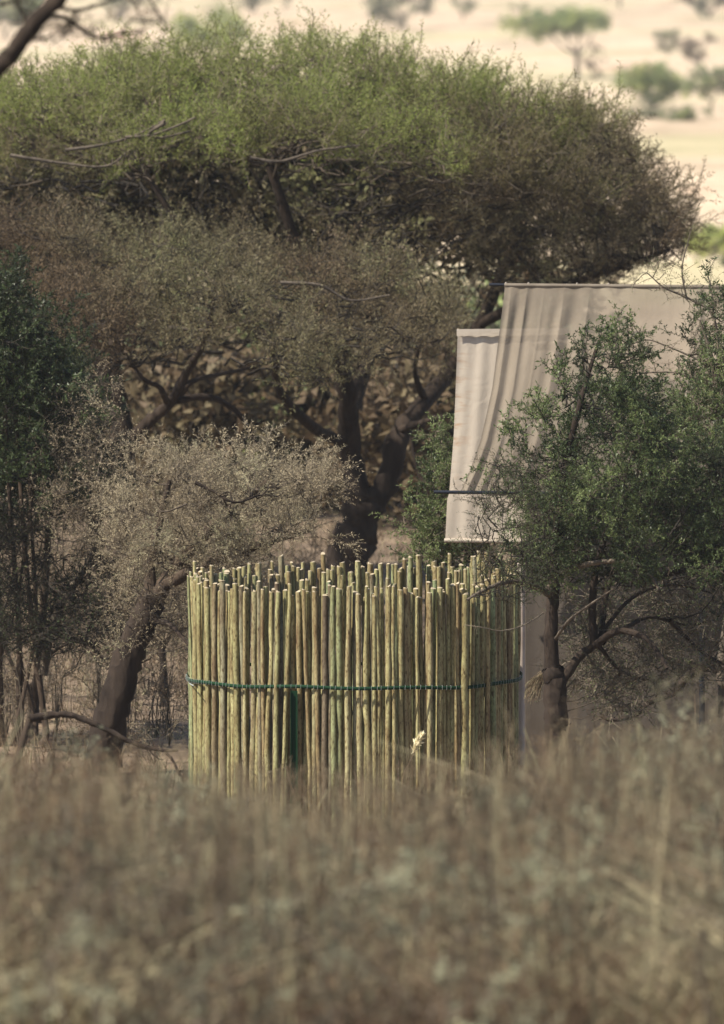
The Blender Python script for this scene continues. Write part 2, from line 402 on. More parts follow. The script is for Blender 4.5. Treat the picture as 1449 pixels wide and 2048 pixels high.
# ------------------------------------------------------------------ stick enclosure
def pole_material():
    m, t, b = mat('pole bark')
    oi = N(t, 'ShaderNodeObjectInfo'); tc = N(t, 'ShaderNodeTexCoord')
    base = ramp(t, oi.outputs['Random'], [(0, (.29, .255, .14)), (.15, (.265, .245, .13)), (.27, (.255, .205, .115)), (.36, (.22, .23, .13)), (.46, (.31, .27, .16)), (.60, (.205, .165, .105)), (.66, (.275, .245, .135)), (.78, (.265, .215, .125)), (.85, (.21, .19, .135)), (.91, (.12, .09, .065)), (.94, (.26, .23, .14)), (.98, (.205, .24, .14))], 'CONSTANT')
    off = N(t, 'ShaderNodeVectorMath', operation='ADD'); mul = N(t, 'ShaderNodeMath', operation='MULTIPLY'); mul.inputs[1].default_value = 97
    t.links.new(oi.outputs['Random'], mul.inputs[0]); t.links.new(tc.outputs['Object'], off.inputs[0]); t.links.new(mul.outputs[0], off.inputs[1])
    mp = N(t, 'ShaderNodeMapping'); mp.inputs['Scale'].default_value = (11, 11, 7); t.links.new(off.outputs[0], mp.inputs[0])
    n1 = N(t, 'ShaderNodeTexNoise', Scale=1.0, Detail=6.0, Roughness=.6); t.links.new(mp.outputs[0], n1.inputs['Vector'])
    # slow drift of tone up the pole
    r1 = ramp(t, n1.outputs[0], [(.3, (.50, .40, .33)), (.44, (.85, .78, .68)), (.56, (1.05, 1.08, .98)), (.68, (1.35, 1.4, 1.3))])
    mx = N(t, 'ShaderNodeMixRGB', blend_type='MULTIPLY'); mx.inputs[0].default_value = 1; t.links.new(base.outputs[0], mx.inputs[1]); t.links.new(r1.outputs[0], mx.inputs[2])
    # lichen speckle and knots
    mp2 = N(t, 'ShaderNodeMapping'); mp2.inputs['Scale'].default_value = (70, 70, 60); t.links.new(off.outputs[0], mp2.inputs[0])
    n2 = N(t, 'ShaderNodeTexNoise', Scale=1.0, Detail=3.0); t.links.new(mp2.outputs[0], n2.inputs['Vector'])
    r2 = ramp(t, n2.outputs[0], [(.34, (.45, .38, .32)), (.46, (.95, .93, .89)), (.58, (1.03, 1.03, 1)), (.70, (1.3, 1.34, 1.25))])
    mx2 = N(t, 'ShaderNodeMixRGB', blend_type='MULTIPLY'); mx2.inputs[0].default_value = .9; t.links.new(mx.outputs[0], mx2.inputs[1]); t.links.new(r2.outputs[0], mx2.inputs[2])
    mp3 = N(t, 'ShaderNodeMapping'); mp3.inputs['Scale'].default_value = (17, 17, 17); t.links.new(off.outputs[0], mp3.inputs[0])
    vo = N(t, 'ShaderNodeTexVoronoi', Scale=1.0); t.links.new(mp3.outputs[0], vo.inputs['Vector'])
    r3 = ramp(t, vo.outputs[0], [(.0, (.16, .10, .07)), (.10, (.35, .27, .2)), (.17, (1, 1, 1))])
    mx3 = N(t, 'ShaderNodeMixRGB', blend_type='MULTIPLY'); mx3.inputs[0].default_value = .9; t.links.new(mx2.outputs[0], mx3.inputs[1]); t.links.new(r3.outputs[0], mx3.inputs[2])
    t.links.new(mx3.outputs[0], b.inputs['Base Color']); b.inputs['Roughness'].default_value = .7; b.inputs['Specular IOR Level'].default_value = .3
    bp = N(t, 'ShaderNodeBump', Strength=.5, Distance=.006); t.links.new(n2.outputs[0], bp.inputs['Height']); t.links.new(bp.outputs[0], b.inputs['Normal'])
    c, tt, bb = mat('cut pole end')
    nn = N(tt, 'ShaderNodeTexNoise', Scale=40.0); rr = ramp(tt, nn.outputs[0], [(.3, (.28, .22, .14)), (.7, (.52, .44, .31))]); tt.links.new(rr.outputs[0], bb.inputs['Base Color']); bb.inputs['Roughness'].default_value = .85
    return m, c
PB, PC = pole_material()
def pole_mesh(i):
    r = np.random.default_rng(100 + i); n = 15; k = 8
    z = np.linspace(-.15, 1, n)       # unit height, scaled per pole
    amp = .0085
    x = amp * (r.normal() * np.sin(z * 3 + r.random() * 6) + .6 * r.normal() * np.sin(z * 8 + r.random() * 6) + .3 * r.normal(0, 1, n))
    y = amp * .6 * (r.normal() * np.sin(z * 3 + r.random() * 6) + .3 * r.normal(0, 1, n))
    rad = (1.08 - .16 * np.linspace(0, 1, n)) * (1 + r.normal(0, .045, n))
    a = np.arange(k) / k * 2 * math.pi
    V = np.stack([x[:, None] + .0245 * rad[:, None] * np.cos(a), y[:, None] + .0245 * rad[:, None] * np.sin(a), np.repeat(z[:, None], k, 1)], -1).reshape(-1, 3)
    mb = MB()
    ii = np.arange(n - 1)[:, None] * k; j = np.arange(k)[None]; j2 = (j + 1) % k
    mb.add(V, np.stack([ii + j, ii + j2, ii + k + j2, ii + k + j], -1).reshape(-1, 4), 0)
    top = V[-k:].copy(); c = top.mean(0); tilt = r.normal(0, .14, 2)
    top2 = c + (top - c) * .9; top2[:, 2] = c[2] + .0015 + (top2[:, :2] - c[:2]) @ tilt
    mb.add(np.vstack([top, top2]), [(h, (h + 1) % k, k + (h + 1) % k, k + h) for h in range(k)], 1)
    mb.addtri(np.vstack([top2, top2.mean(0)[None]]), [(h, (h + 1) % k, k) for h in range(k)], 1)
    me = mb.mesh('pole', [PB, PC], smooth=False)
    sm = np.array([p.material_index == 0 for p in me.polygons]); me.polygons.foreach_set('use_smooth', sm)
    return me
def enclosure():
    cx = W(709, 1400, 100)[0]; R = 1.375
    root = thing('stick_enclosure', (cx, 100, 0), 'round screen of upright cut poles held by a green band, standing in the dry grass', 'pole fence')
    meshes = [pole_mesh(i) for i in range(14)]
    n = 186; a = -math.pi / 2
    cnt = 0
    while a < 1.5 * math.pi - .012:
        wd = random.choice((.62, .7, .76, .8, .86, .9, .94, 1.0, 1.1))
        step = (.046 * wd + random.uniform(-.001, .005)) / R
        r = R + random.uniform(-.022, .022)
        if random.random() < .06: r -= .03
        front = math.sin(a) < 0
        h = 2.045 + random.gauss(0, .02) + random.choice((0, 0, 0, .05, -.02))
        if not front: h += .02 + random.gauss(0, .03)
        x = cx + r * math.cos(a)
        if front and abs(x - W(588, 1, 98.6)[0]) < .035: h = 2.0; r -= .045   # the gap where the green post shows
        if (not front) and x > cx + .95: h += .06
        o = bpy.data.objects.new('pole', meshes[cnt % 14] if cnt % 3 else random.choice(meshes)); COL.objects.link(o); o.parent = root
        o.location = (r * math.cos(a), r * math.sin(a), 0)
        o.rotation_euler = (random.gauss(0, .007), random.gauss(0, .009), random.uniform(0, 6.28))
        o.scale = (wd, wd, h / 1.0)
        a += step; cnt += 1
    for k in range(84):      # a looser inner row closes the gaps
        a = -math.pi / 2 + (k + random.uniform(-.3, .3)) / 84 * 2 * math.pi; r = R - .044 - random.uniform(0, .015); wd = random.uniform(.7, 1.05)
        if abs(r * math.cos(a) + cx - W(588, 1, 98.6)[0]) < .06 and math.sin(a) < 0: continue
        o = bpy.data.objects.new('pole', random.choice(meshes)); COL.objects.link(o); o.parent = root
        o.location = (r * math.cos(a), r * math.sin(a), 0); o.rotation_euler = (random.gauss(0, .006), random.gauss(0, .006), random.uniform(0, 6.28)); o.scale = (wd, wd, 2.02 + random.gauss(0, .03))
    # a few extra, inside and outside, at odd heights, and the tall ones by the opening
    extra = [(958, 99.2, 2.30, .9), (968, 101.2, 2.2, 1.0), (976, 99.1, 2.12, .8), (548, 98.75, 2.03, .9), (384, 99.9, 2.12, .55), (388, 99.7, 2.1, .55), (841, 101.15, 2.18, 1.0), (600, 98.85, 2.12, 1.0), (824, 101.2, 2.16, .9), (700, 98.87, 2.1, .9), (1010, 99.45, 2.1, .9), (930, 98.9, 2.0, 1.2), (790, 98.85, 2.09, .8), (662, 98.84, 2.11, .8)]
    for px, Y, h, wd in extra:
        x = W(px, 1300, Y)[0]
        o = bpy.data.objects.new('pole', random.choice(meshes)); COL.objects.link(o); o.parent = root
        o.location = (x - cx, Y - 100, 0); o.rotation_euler = (random.gauss(0, .008), random.gauss(0, .012), random.uniform(0, 6.28)); o.scale = (wd, wd, h)
    # green band, slightly sagging, bearing on the poles
    gm, t, b = mat('green coated band'); b.inputs['Base Color'].default_value = (.008, .034, .015, 1); b.inputs['Roughness'].default_value = .75; b.inputs['Specular IOR Level'].default_value = .12
    th = np.linspace(0, 2 * math.pi, 160); zb = 1.225 + .010 * np.sin(th * 3 + .5) + .006 * np.sin(th * 9)
    rb = R + .056 + .002 * np.sin(th * 40)
    mb = MB(); prof = [(-.004, -.014), (.004, -.015), (.007, 0), (.004, .015), (-.004, .014)]
    V = np.array([[(cx + (r_ + p[0]) * math.cos(q), 100 + (r_ + p[0]) * math.sin(q), z_ + p[1]) for p in prof] for q, r_, z_ in zip(th, rb, zb)])
    k = 5; ii = np.arange(159)[:, None] * k; j = np.arange(k)[None]; j2 = (j + 1) % k
    mb.add(V.reshape(-1, 3), np.stack([ii + j, ii + j2, ii + k + j2, ii + k + j], -1).reshape(-1, 4))
    mb.build('band', gm, root, smooth=True)
    wm, t, b = mat('galvanised wire'); b.inputs['Base Color'].default_value = (.4, .42, .4, 1); b.inputs['Metallic'].default_value = .2; b.inputs['Roughness'].default_value = .45
    mb = MB()
    for q in np.arange(-math.pi, 0, .034):
        q += random.uniform(-.006, .006); z0 = np.interp(q % (2 * math.pi), th, zb); rr = R + .064
        P = [(cx + (rr - .012) * math.cos(q), 100 + (rr - .012) * math.sin(q), z0 - .021), (cx + rr * math.cos(q), 100 + rr * math.sin(q), z0 - .017), (cx + rr * math.cos(q + .002), 100 + rr * math.sin(q + .002), z0 + .017), (cx + (rr - .012) * math.cos(q + .002), 100 + (rr - .012) * math.sin(q + .002), z0 + .021)]
        mb.tubes(np.array(P), np.full(4, .0011), 4)
    mb.build('wire_tie', wm, root, kind='stuff')
    # pale end loop of the band on the left
    P = [W(388, 1372, 99.3), W(381, 1368, 99.7), W(377, 1361, 99.9), W(380, 1356, 100), W(386, 1358, 100)]
    mb = MB(); mb.tubes(smooth_path(P, 14), np.full(14, .0055), 6); mb.build('band_end', wm, root, smooth=True)
    gp = MB(); x0 = W(588, 1, 98.66)[0]; gp.box((x0 - .03, 98.655, -.1), (x0 + .03, 98.69, 1.20)); gp.box((x0 - .03, 98.63, -.1), (x0 - .025, 98.655, 1.2)); gp.box((x0 + .025, 98.63, -.1), (x0 + .03, 98.655, 1.2))
    gp.build('support_post', gm, root)
enclosure()

# ------------------------------------------------------------------ canvas
def cloth_mat(name, c1, c2, alpha=1.0, transl=.3, stain=None):
    m, t, b = mat(name); tc = N(t, 'ShaderNodeTexCoord')
    mp = N(t, 'ShaderNodeMapping'); mp.inputs['Scale'].default_value = (6, 6, .8); t.links.new(tc.outputs['Object'], mp.inputs[0])
    n1 = N(t, 'ShaderNodeTexNoise', Scale=1.0, Detail=5.0); t.links.new(mp.outputs[0], n1.inputs['Vector'])
    r = ramp(t, n1.outputs[0], [(.3, c1), (.7, c2)]); out = r.outputs[0]
    if stain:
        at = N(t, 'ShaderNodeAttribute', attribute_name='tint')
        mp2 = N(t, 'ShaderNodeMapping'); mp2.inputs['Scale'].default_value = (5, 5, 22); t.links.new(tc.outputs['Object'], mp2.inputs[0])
        n2 = N(t, 'ShaderNodeTexNoise', Scale=1.0, Detail=4.0); t.links.new(mp2.outputs[0], n2.inputs['Vector'])
        r2 = ramp(t, n2.outputs[0], [(.52, (0, 0, 0)), (.66, (1, 1, 1))])
        mu = N(t, 'ShaderNodeMath', operation='MULTIPLY'); t.links.new(at.outputs['Fac'], mu.inputs[0]); t.links.new(r2.outputs[0], mu.inputs[1])
        mx = N(t, 'ShaderNodeMixRGB'); mx.inputs[2].default_value = (*stain, 1); t.links.new(mu.outputs[0], mx.inputs[0]); t.links.new(out, mx.inputs[1]); out = mx.outputs[0]
    t.links.new(out, b.inputs['Base Color']); b.inputs['Roughness'].default_value = .9; b.inputs['Specular IOR Level'].default_value = .15
    wv = N(t, 'ShaderNodeTexNoise', Scale=5.0, Detail=7.0, Roughness=.6, Distortion=1.2); t.links.new(tc.outputs['Object'], wv.inputs['Vector']); bp = N(t, 'ShaderNodeBump', Strength=.32, Distance=.025); t.links.new(wv.outputs[0], bp.inputs['Height']); t.links.new(bp.outputs[0], b.inputs['Normal'])
    tr = N(t, 'ShaderNodeBsdfTranslucent'); t.links.new(out, tr.inputs[0]); mx1 = N(t, 'ShaderNodeMixShader'); mx1.inputs[0].default_value = transl
    t.links.new(b.outputs[0], mx1.inputs[1]); t.links.new(tr.outputs[0], mx1.inputs[2]); last = mx1
    if alpha < 1:
        tp = N(t, 'ShaderNodeBsdfTransparent'); mx2 = N(t, 'ShaderNodeMixShader'); mx2.inputs[0].default_value = alpha
        t.links.new(tp.outputs[0], mx2.inputs[1]); t.links.new(last.outputs[0], mx2.inputs[2]); last = mx2
    t.links.new(last.outputs[0], t.nodes['Material Output'].inputs[0])
    return m
M['shade'] = cloth_mat('shade cloth', (.235, .195, .15), (.30, .252, .195), .84, .3)
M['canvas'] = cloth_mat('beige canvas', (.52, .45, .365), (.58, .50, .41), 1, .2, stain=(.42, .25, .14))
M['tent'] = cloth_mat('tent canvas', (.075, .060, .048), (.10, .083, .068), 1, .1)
M['rod'] = mat('black rod')[0]; b_ = M['rod'].node_tree.nodes['Principled BSDF']; b_.inputs['Base Color'].default_value = (.012, .014, .02, 1); b_.inputs['Roughness'].default_value = .35
def sheet(nu, nv, fn, thick=0.0):
    u = np.linspace(0, 1, nu); v = np.linspace(0, 1, nv); U, Vv = np.meshgrid(u, v)
    P = fn(U, Vv); i = np.arange(nv - 1)[:, None] * nu + np.arange(nu - 1)[None]
    Q = np.stack([i, i + 1, i + nu + 1, i + nu], -1).reshape(-1, 4)
    return P.reshape(-1, 3), Q
def Wv(px, py, Y):
    x = (px - 724.5) / F; v = -(py - 1024) / F; dy = cp + sp_ * v; dz = -sp_ + cp * v; k = Y / dy
    return np.stack([x * k, Y * np.ones_like(px), CZ + dz * k], -1)
def tent():
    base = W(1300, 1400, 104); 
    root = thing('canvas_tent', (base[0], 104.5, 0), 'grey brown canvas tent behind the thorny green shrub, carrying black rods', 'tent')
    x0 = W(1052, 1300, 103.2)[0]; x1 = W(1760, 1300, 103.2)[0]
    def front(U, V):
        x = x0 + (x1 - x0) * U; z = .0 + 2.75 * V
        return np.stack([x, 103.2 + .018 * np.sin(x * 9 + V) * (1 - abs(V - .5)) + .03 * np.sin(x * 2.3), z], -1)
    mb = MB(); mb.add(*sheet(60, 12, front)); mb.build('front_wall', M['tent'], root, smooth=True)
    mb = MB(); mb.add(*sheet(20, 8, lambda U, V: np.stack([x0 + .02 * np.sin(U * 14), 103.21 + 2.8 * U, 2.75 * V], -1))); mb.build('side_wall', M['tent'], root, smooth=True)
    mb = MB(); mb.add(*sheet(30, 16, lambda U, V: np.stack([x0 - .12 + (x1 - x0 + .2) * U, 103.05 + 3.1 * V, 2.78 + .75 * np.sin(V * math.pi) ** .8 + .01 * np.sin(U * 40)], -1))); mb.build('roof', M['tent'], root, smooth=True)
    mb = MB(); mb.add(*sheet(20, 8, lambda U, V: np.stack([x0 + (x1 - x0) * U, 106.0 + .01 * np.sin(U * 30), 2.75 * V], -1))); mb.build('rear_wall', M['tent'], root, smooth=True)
    def post(px, Y, z1, r, m, name='post'):
        x = W(px, 1300, Y)[0]; mb = MB(); mb.tubes(np.array([(x, Y, -.1), (x, Y, z1 * .5), (x, Y, z1)]), np.full(3, r), 12, cap=True); mb.build(name, m, root, smooth=True)
    pm, t, b = mat('pale post'); tc = N(t, 'ShaderNodeTexCoord'); nn = N(t, 'ShaderNodeTexNoise', Scale=7.0, Detail=5.0); t.links.new(tc.outputs['Object'], nn.inputs['Vector']); r = ramp(t, nn.outputs[0], [(.3, (.34, .27, .22)), (.7, (.5, .42, .36))]); t.links.new(r.outputs[0], b.inputs['Base Color']); b.inputs['Roughness'].default_value = .7
    post(1043, 101.6, 2.12, .034, pm, 'corner_post')
    zt = W(1200, 571, 103)[2]
    post(1405, 103.1, zt, .025, M['rod'], 'upright'); post(1700, 103.1, zt, .025, M['rod'], 'upright')
    def rod(a, b, r):
        mb = MB(); mb.tubes(np.array([a, (a + b) / 2, b]), np.full(3, r), 10, cap=True); mb.build('rod', M['rod'], root, smooth=True)
    rod(W(979, 569, 103), W(1720, 576, 103), .013)
    rod(W(868, 984, 102.6), W(1720, 992, 102.6), .016)
    rod(W(912, 661, 103.25), W(1300, 664, 103.25), .011)
    # stays joining the rods to the uprights
    for px in (1405, 1700):
        rod(W(px, 988, 102.6), W(px, 988, 103.1), .012)
        rod(W(px, 662, 103.1), W(px, 662, 103.25), .009)
    # hanging front sheet
    def fs(U, V):
        xl = np.interp(V[:, 0], [0, .2, .5, .75, .9, 1], [1011, 1001, 985, 962, 940, 921])[:, None]
        px = xl + (1700 - xl) * U
        py = 569 + 6 * U + (984 - 569 + 2 * U) * V + 4 * np.abs(np.sin(U * 23)) * np.sin(np.pi * V) 
        ph = U * 43 + 3.0 * np.sin(U * 7.3) + 2.2 * np.sin(U * 3.1 + 1) + V * 1.6 * np.sin(U * 11)
        env = .45 + .55 * np.sin(U * 13 + 2.1 * np.sin(V * 2 + U * 6)) ** 2
        fold = env * np.abs(np.sin(ph)) ** .7 * 1.1 + .3 * np.sin(ph * 2.7 + 1 + V) * env + .4 * np.sin(U * 17 + V * 3)
        Y = 102.97 - .37 * V + fold * .030 * np.clip(V * 6, .25, 1) - .12 * np.sin(np.pi * V)
        return Wv(px, py, Y)
    sh = thing('shade_cloth', W(1300, 800, 103), 'wide sheer grey beige sheet hanging in folds from the upper black rod', 'fabric sheet')
    mb = MB(); mb.add(*sheet(420, 40, fs)); mb.build('cloth', M['shade'], sh, smooth=True)
    mb = MB()
    mb.add(*sheet(300, 6, lambda U, V: Wv(1009 + 691 * U, 566 + 6 * U + 9 * V, 102.975 - .02 * np.sin(V * math.pi) + .004 * np.sin(U * 90)))); mb.build('hem', M['shade'], sh, smooth=True)
    P = [W(1011, 566, 102.98), W(1016, 571, 102.97)]
    for px in (1013, 1058, 1155, 1218, 1270):
        yy = 569 + (px - 1011) * .009
        mb = MB(); a = np.linspace(0, 2 * math.pi, 13); c = W(px, yy, 103); P = np.stack([c[0] + .006 * np.sin(a * 2), c[1] + .021 * np.cos(a), c[2] + .021 * np.sin(a)], -1); mb.tubes(P, np.full(13, .004), 5); mb.build('tie', M['canvas'], sh, smooth=True)
    # stiffer rear sheet
    def rs(U, V):
        xl = np.interp(V[:, 0], [0, .15, .5, .77, .8, 1], [916, 914, 908, 899, 895, 891])[:, None]
        xr = 1135.
        px = xl + (xr - xl) * U; py = 661 - 2 * U + 422 * V
        ph = U * 17 + .6 * V
        Y = 103.25 + .006 * np.sin(ph + 1.5 * np.sin(V * 3)) * np.clip(V * 5, .2, 1) + .003 * np.sin(ph * 2.7 + 2 * V) + .006 * np.sin(V * 6 + U * 4)
        return Wv(px, py, Y)
    rc = thing('canvas_screen', W(950, 870, 103.25), 'pale beige canvas screen with rusty stains, hanging left of the sheer sheet', 'canvas screen')
    V_, Q_ = sheet(120, 60, rs)
    U_, VV_ = np.meshgrid(np.linspace(0, 1, 120), np.linspace(0, 1, 60))
    tt = (np.clip(1 - U_ * 5.5, 0, 1) * np.exp(-((VV_ - .35) / .3) ** 2)).ravel()
    mb = MB(); mb.add(V_, Q_, 0, tt); mb.build('cloth', M['canvas'], rc, smooth=True)
    mb = MB(); P = np.array([W(p, 1081 + .01 * (p - 890), 103.24) for p in np.linspace(889, 1135, 14)]); mb.tubes(P, np.full(14, .019), 10, 0, 0, cap=True); mb.build('hem_roll', M['canvas'], rc, smooth=True)
    mb = MB(); mb.add(*sheet(30, 3, lambda U, V: Wv(914 + 221 * U, 658 - 2 * U + 14 * V, 103.225 + 0 * U)), 0, 0); mb.build('top_hem', M['canvas'], rc, smooth=True)
    mb = MB(); a = np.linspace(0, 2 * math.pi, 13); c = W(917, 662, 103.25); mb.tubes(np.stack([c[0] + .004 * a * 0 - .01, c[1] + .016 * np.cos(a), c[2] + .018 * np.sin(a)], -1) if False else np.array([(c[0] - .008 + .002 * i, c[1] + .016 * math.cos(q), c[2] + .018 * math.sin(q)) for i, q in enumerate(a)]), np.full(13, .0045), 5, 0, 0); mb.build('tie', M['canvas'], rc, smooth=True)
tent()

# ------------------------------------------------------------------ trees
def scatter(n, x0, x1, fn):
    out = []
    while len(out) < n:
        p = fn(random.uniform(x0, x1))
        if p is not None: out.append(p)
    return np.array(out)
def big_acacia():
    Y = 126
    b = W(690, 1240, Y); b[2] = 0
    t = Plant('umbrella_thorn_tree', b, 'large spreading thorn tree with green domed top and forked dark trunk', 'tree')
    Wp = lambda px, py, y=Y: W(px, py, y)
    t.limb('trunk', [b, Wp(700, 1120), Wp(718, 1050), Wp(728, 985)], .24, .21, M['bark_dark'], 12)
    t.limb('limb', [Wp(722, 1010), Wp(700, 900), Wp(695, 800, 125.6), Wp(668, 690, 125.2), Wp(640, 600, 124.6), Wp(590, 480, 124), Wp(540, 330, 123.8)], .15, .05, M['bark_dark'], 10)
    t.limb('limb', [Wp(728, 1040), Wp(775, 960), Wp(795, 880), Wp(835, 820, 126.4), Wp(890, 755, 127), Wp(960, 650, 127.2), Wp(1020, 520, 127), Wp(1110, 430, 126.8)], .15, .05, M['bark_dark'], 10)
    t.limb('limb', [Wp(697, 830, 125.7), Wp(725, 760, 126.5), Wp(745, 690, 127), Wp(770, 560, 127.5), Wp(800, 400, 127.5), Wp(820, 250, 127)], .09, .03, M['bark_dark'])
    t.limb('limb', [Wp(700, 890), Wp(620, 850, 125), Wp(560, 780, 124.5), Wp(545, 700, 124), Wp(480, 600, 124), Wp(380, 480, 124), Wp(280, 330, 124)], .07, .03, M['bark_dark'])
    t.limb('limb', [Wp(800, 860), Wp(860, 840, 125.5), Wp(900, 830, 125)], .05, .02, M['bark_dark'])
    t.limb('limb', [Wp(960, 650, 127.2), Wp(1050, 600, 126.5), Wp(1160, 560, 126), Wp(1280, 520, 126), Wp(1340, 500, 126)], .06, .02, M['bark_dark'])
    t.limb('limb', [Wp(1020, 520, 127), Wp(1040, 430, 127), Wp(1010, 330, 127), Wp(1000, 250, 127)], .06, .02, M['bark_dark'])
    t.limb('limb', [Wp(1030, 500, 127), Wp(1130, 400, 126.6), Wp(1220, 340, 126.3), Wp(1270, 320, 126)], .05, .02, M['bark_dark'])
    t.limb('limb', [Wp(850, 800, 126.5), Wp(830, 740, 126), Wp(850, 660, 125.5)], .04, .02, M['bark_dark'])
    ox = np.array([-300, -150, 0, 150, 300, 400, 550, 650, 750, 800, 900, 1000, 1100, 1200, 1235, 1275, 1325, 1375])
    oy = np.array([200, 160, 135, 115, 105, 95, 72, 82, 98, 115, 142, 168, 192, 232, 272, 322, 370, 430])
    # upper dome
    def up(px):
        y = random.uniform(121.4, 130.6); q = (y - 126) / 4.7
        if q * q + ((px - 520) / 880) ** 2 > 1: return None
        if y > 127.5 and random.random() < .3: return None
        top = W(px, np.interp(px, ox, oy) + 22, 126)
        z = top[2] - .8 * q * q - random.random() ** 1.6 * .5
        return (W(px, 0, y)[0], y, z)
    cu = scatter(255, -120, 1380, up)
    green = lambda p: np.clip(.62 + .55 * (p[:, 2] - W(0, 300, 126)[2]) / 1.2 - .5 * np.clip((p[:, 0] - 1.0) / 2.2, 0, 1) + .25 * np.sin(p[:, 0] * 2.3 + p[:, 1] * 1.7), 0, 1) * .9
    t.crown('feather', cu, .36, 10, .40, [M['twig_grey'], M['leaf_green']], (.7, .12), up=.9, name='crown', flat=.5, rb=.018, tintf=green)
    # right, browner half
    def rt(px):
        py = random.uniform(230, 560); top = np.interp(px, ox, oy) + 35
        if py < top: return None
        if ((px - 1120) / 290) ** 2 + ((py - 400) / 175) ** 2 > 1: return None
        if py > 470 and px < 1120 and random.random() < .6: return None
        return W(px, py, random.uniform(123, 129))
    t.crown('plume', scatter(130, 850, 1405, rt), .34, 9, .36, [M['twig_dark'], M['leaf_brown']], (.35, .25), up=.6, name='dry_crown', flat=.6, rb=.02)
    # shaded inner foliage
    def inn(px):
        py = random.uniform(330, 690); 
        if py > 560 and random.random() < .5: return None
        lo = np.interp(px, [-200, 600, 1050], [640, 700, 600])
        if py > lo: return None
        return W(px, py, random.uniform(125, 130.5))
    def back(px):
        py = random.uniform(190, 480); return W(px, py, random.uniform(127.5, 130)) if py > np.interp(px, ox, oy) + 150 else None
    t.crown('far', scatter(200, -120, 1000, back), .45, 8, .40, [M['twig_dark'], M['leaf_brown']], (.6, .2), up=.3, name='rear_crown', flat=.7, rb=.025)
    t.crown('dry', scatter(130, -200, 1060, inn), .5, 8, .48, [M['twig_dark'], M['leaf_brown']], (.45, .25), up=.3, name='inner_crown', flat=.7, rb=.025)
big_acacia()
def left_acacia():
    Y = 119; b = W(255, 1300, Y); b[2] = 0
    t = Plant('umbrella_thorn_tree', b, 'brown leaved thorn tree on the left whose flat crown hangs below the green dome', 'tree')
    Wp = lambda px, py, y=Y: W(px, py, y)
    t.limb('trunk', [b, Wp(252, 1150), Wp(246, 1000), Wp(240, 900)], .19, .15, M['bark_dark'], 12)
    t.limb('limb', [Wp(243, 930), Wp(238, 830), Wp(226, 760), Wp(232, 690), Wp(250, 600), Wp(300, 520)], .14, .05, M['bark_dark'], 10)
    t.limb('limb', [Wp(232, 790), Wp(205, 740, 119.2), Wp(185, 680, 119.4), Wp(140, 610, 119.5), Wp(60, 560, 119.6)], .09, .03, M['bark_dark'])
    t.limb('limb', [Wp(250, 900), Wp(290, 850, 118.8), Wp(340, 805, 118.6), Wp(375, 740, 118.5), Wp(410, 680, 118.3), Wp(430, 600, 118)], .075, .03, M['bark_dark'])
    t.limb('limb', [Wp(345, 800, 118.6), Wp(420, 795, 118.8), Wp(480, 830, 119), Wp(520, 900, 119.2)], .045, .02, M['bark_dark'])
    t.limb('limb', [Wp(335, 805, 118.6), Wp(320, 775, 118.2), Wp(290, 760, 118), Wp(265, 730, 118)], .035, .015, M['bark_dark'])
    t.limb('limb', [Wp(560, 720, 120), Wp(480, 740, 119.5), Wp(390, 760, 118.6), Wp(360, 790, 118.6)][::-1], .035, .015, M['bark_dark'])
    tx = [-200, 0, 200, 400, 600, 800, 950]; ty = [430, 425, 440, 455, 480, 520, 560]
    def cl(px):
        y = random.uniform(115.6, 123); q = (y - 119.5) / 4.0
        if q * q + ((px - 330) / 640) ** 2 > 1: return None
        top = W(px, np.interp(px, tx, ty) + 14, 120.5)
        return (W(px, 0, y)[0], y, top[2] - .8 * q * q - random.random() ** 1.2 * .62)
    tf = lambda p: .45 + .35 * np.clip((p[:, 0] + .5) / 2.5, -1, 1) * .6 + .25 * np.sin(p[:, 0] * 2 + p[:, 2] * 3)
    t.crown('feather', scatter(160, -160, 930, cl), .32, 10, .40, [M['twig_dark'], M['leaf_brown']], (.5, .15), up=.55, name='crown', flat=.55, rb=.02, tintf=tf)
    # pale bare boughs lying on the face of the crown
    for pts in ([(130, 300), (200, 290), (270, 270), (330, 240)], [(250, 275), (300, 270), (345, 255), (390, 235)], [(330, 245), (300, 265), (320, 275), (380, 262)], [(20, 310), (120, 325), (210, 332), (260, 300)], [(500, 315), (560, 322), (640, 300), (720, 290)], [(560, 565), (640, 570), (700, 600), (780, 590)], [(190, 670), (240, 672), (290, 660), (330, 620)], [(330, 655), (430, 660), (520, 640), (590, 655)]):
        Yp = 121.3 if pts[0][1] < 400 else 117.2
        t.limb('bough', [W(a, b_, Yp + .1 * i) for i, (a, b_) in enumerate(pts)], .022, .010, M['bark_grey'], 6)
left_acacia()
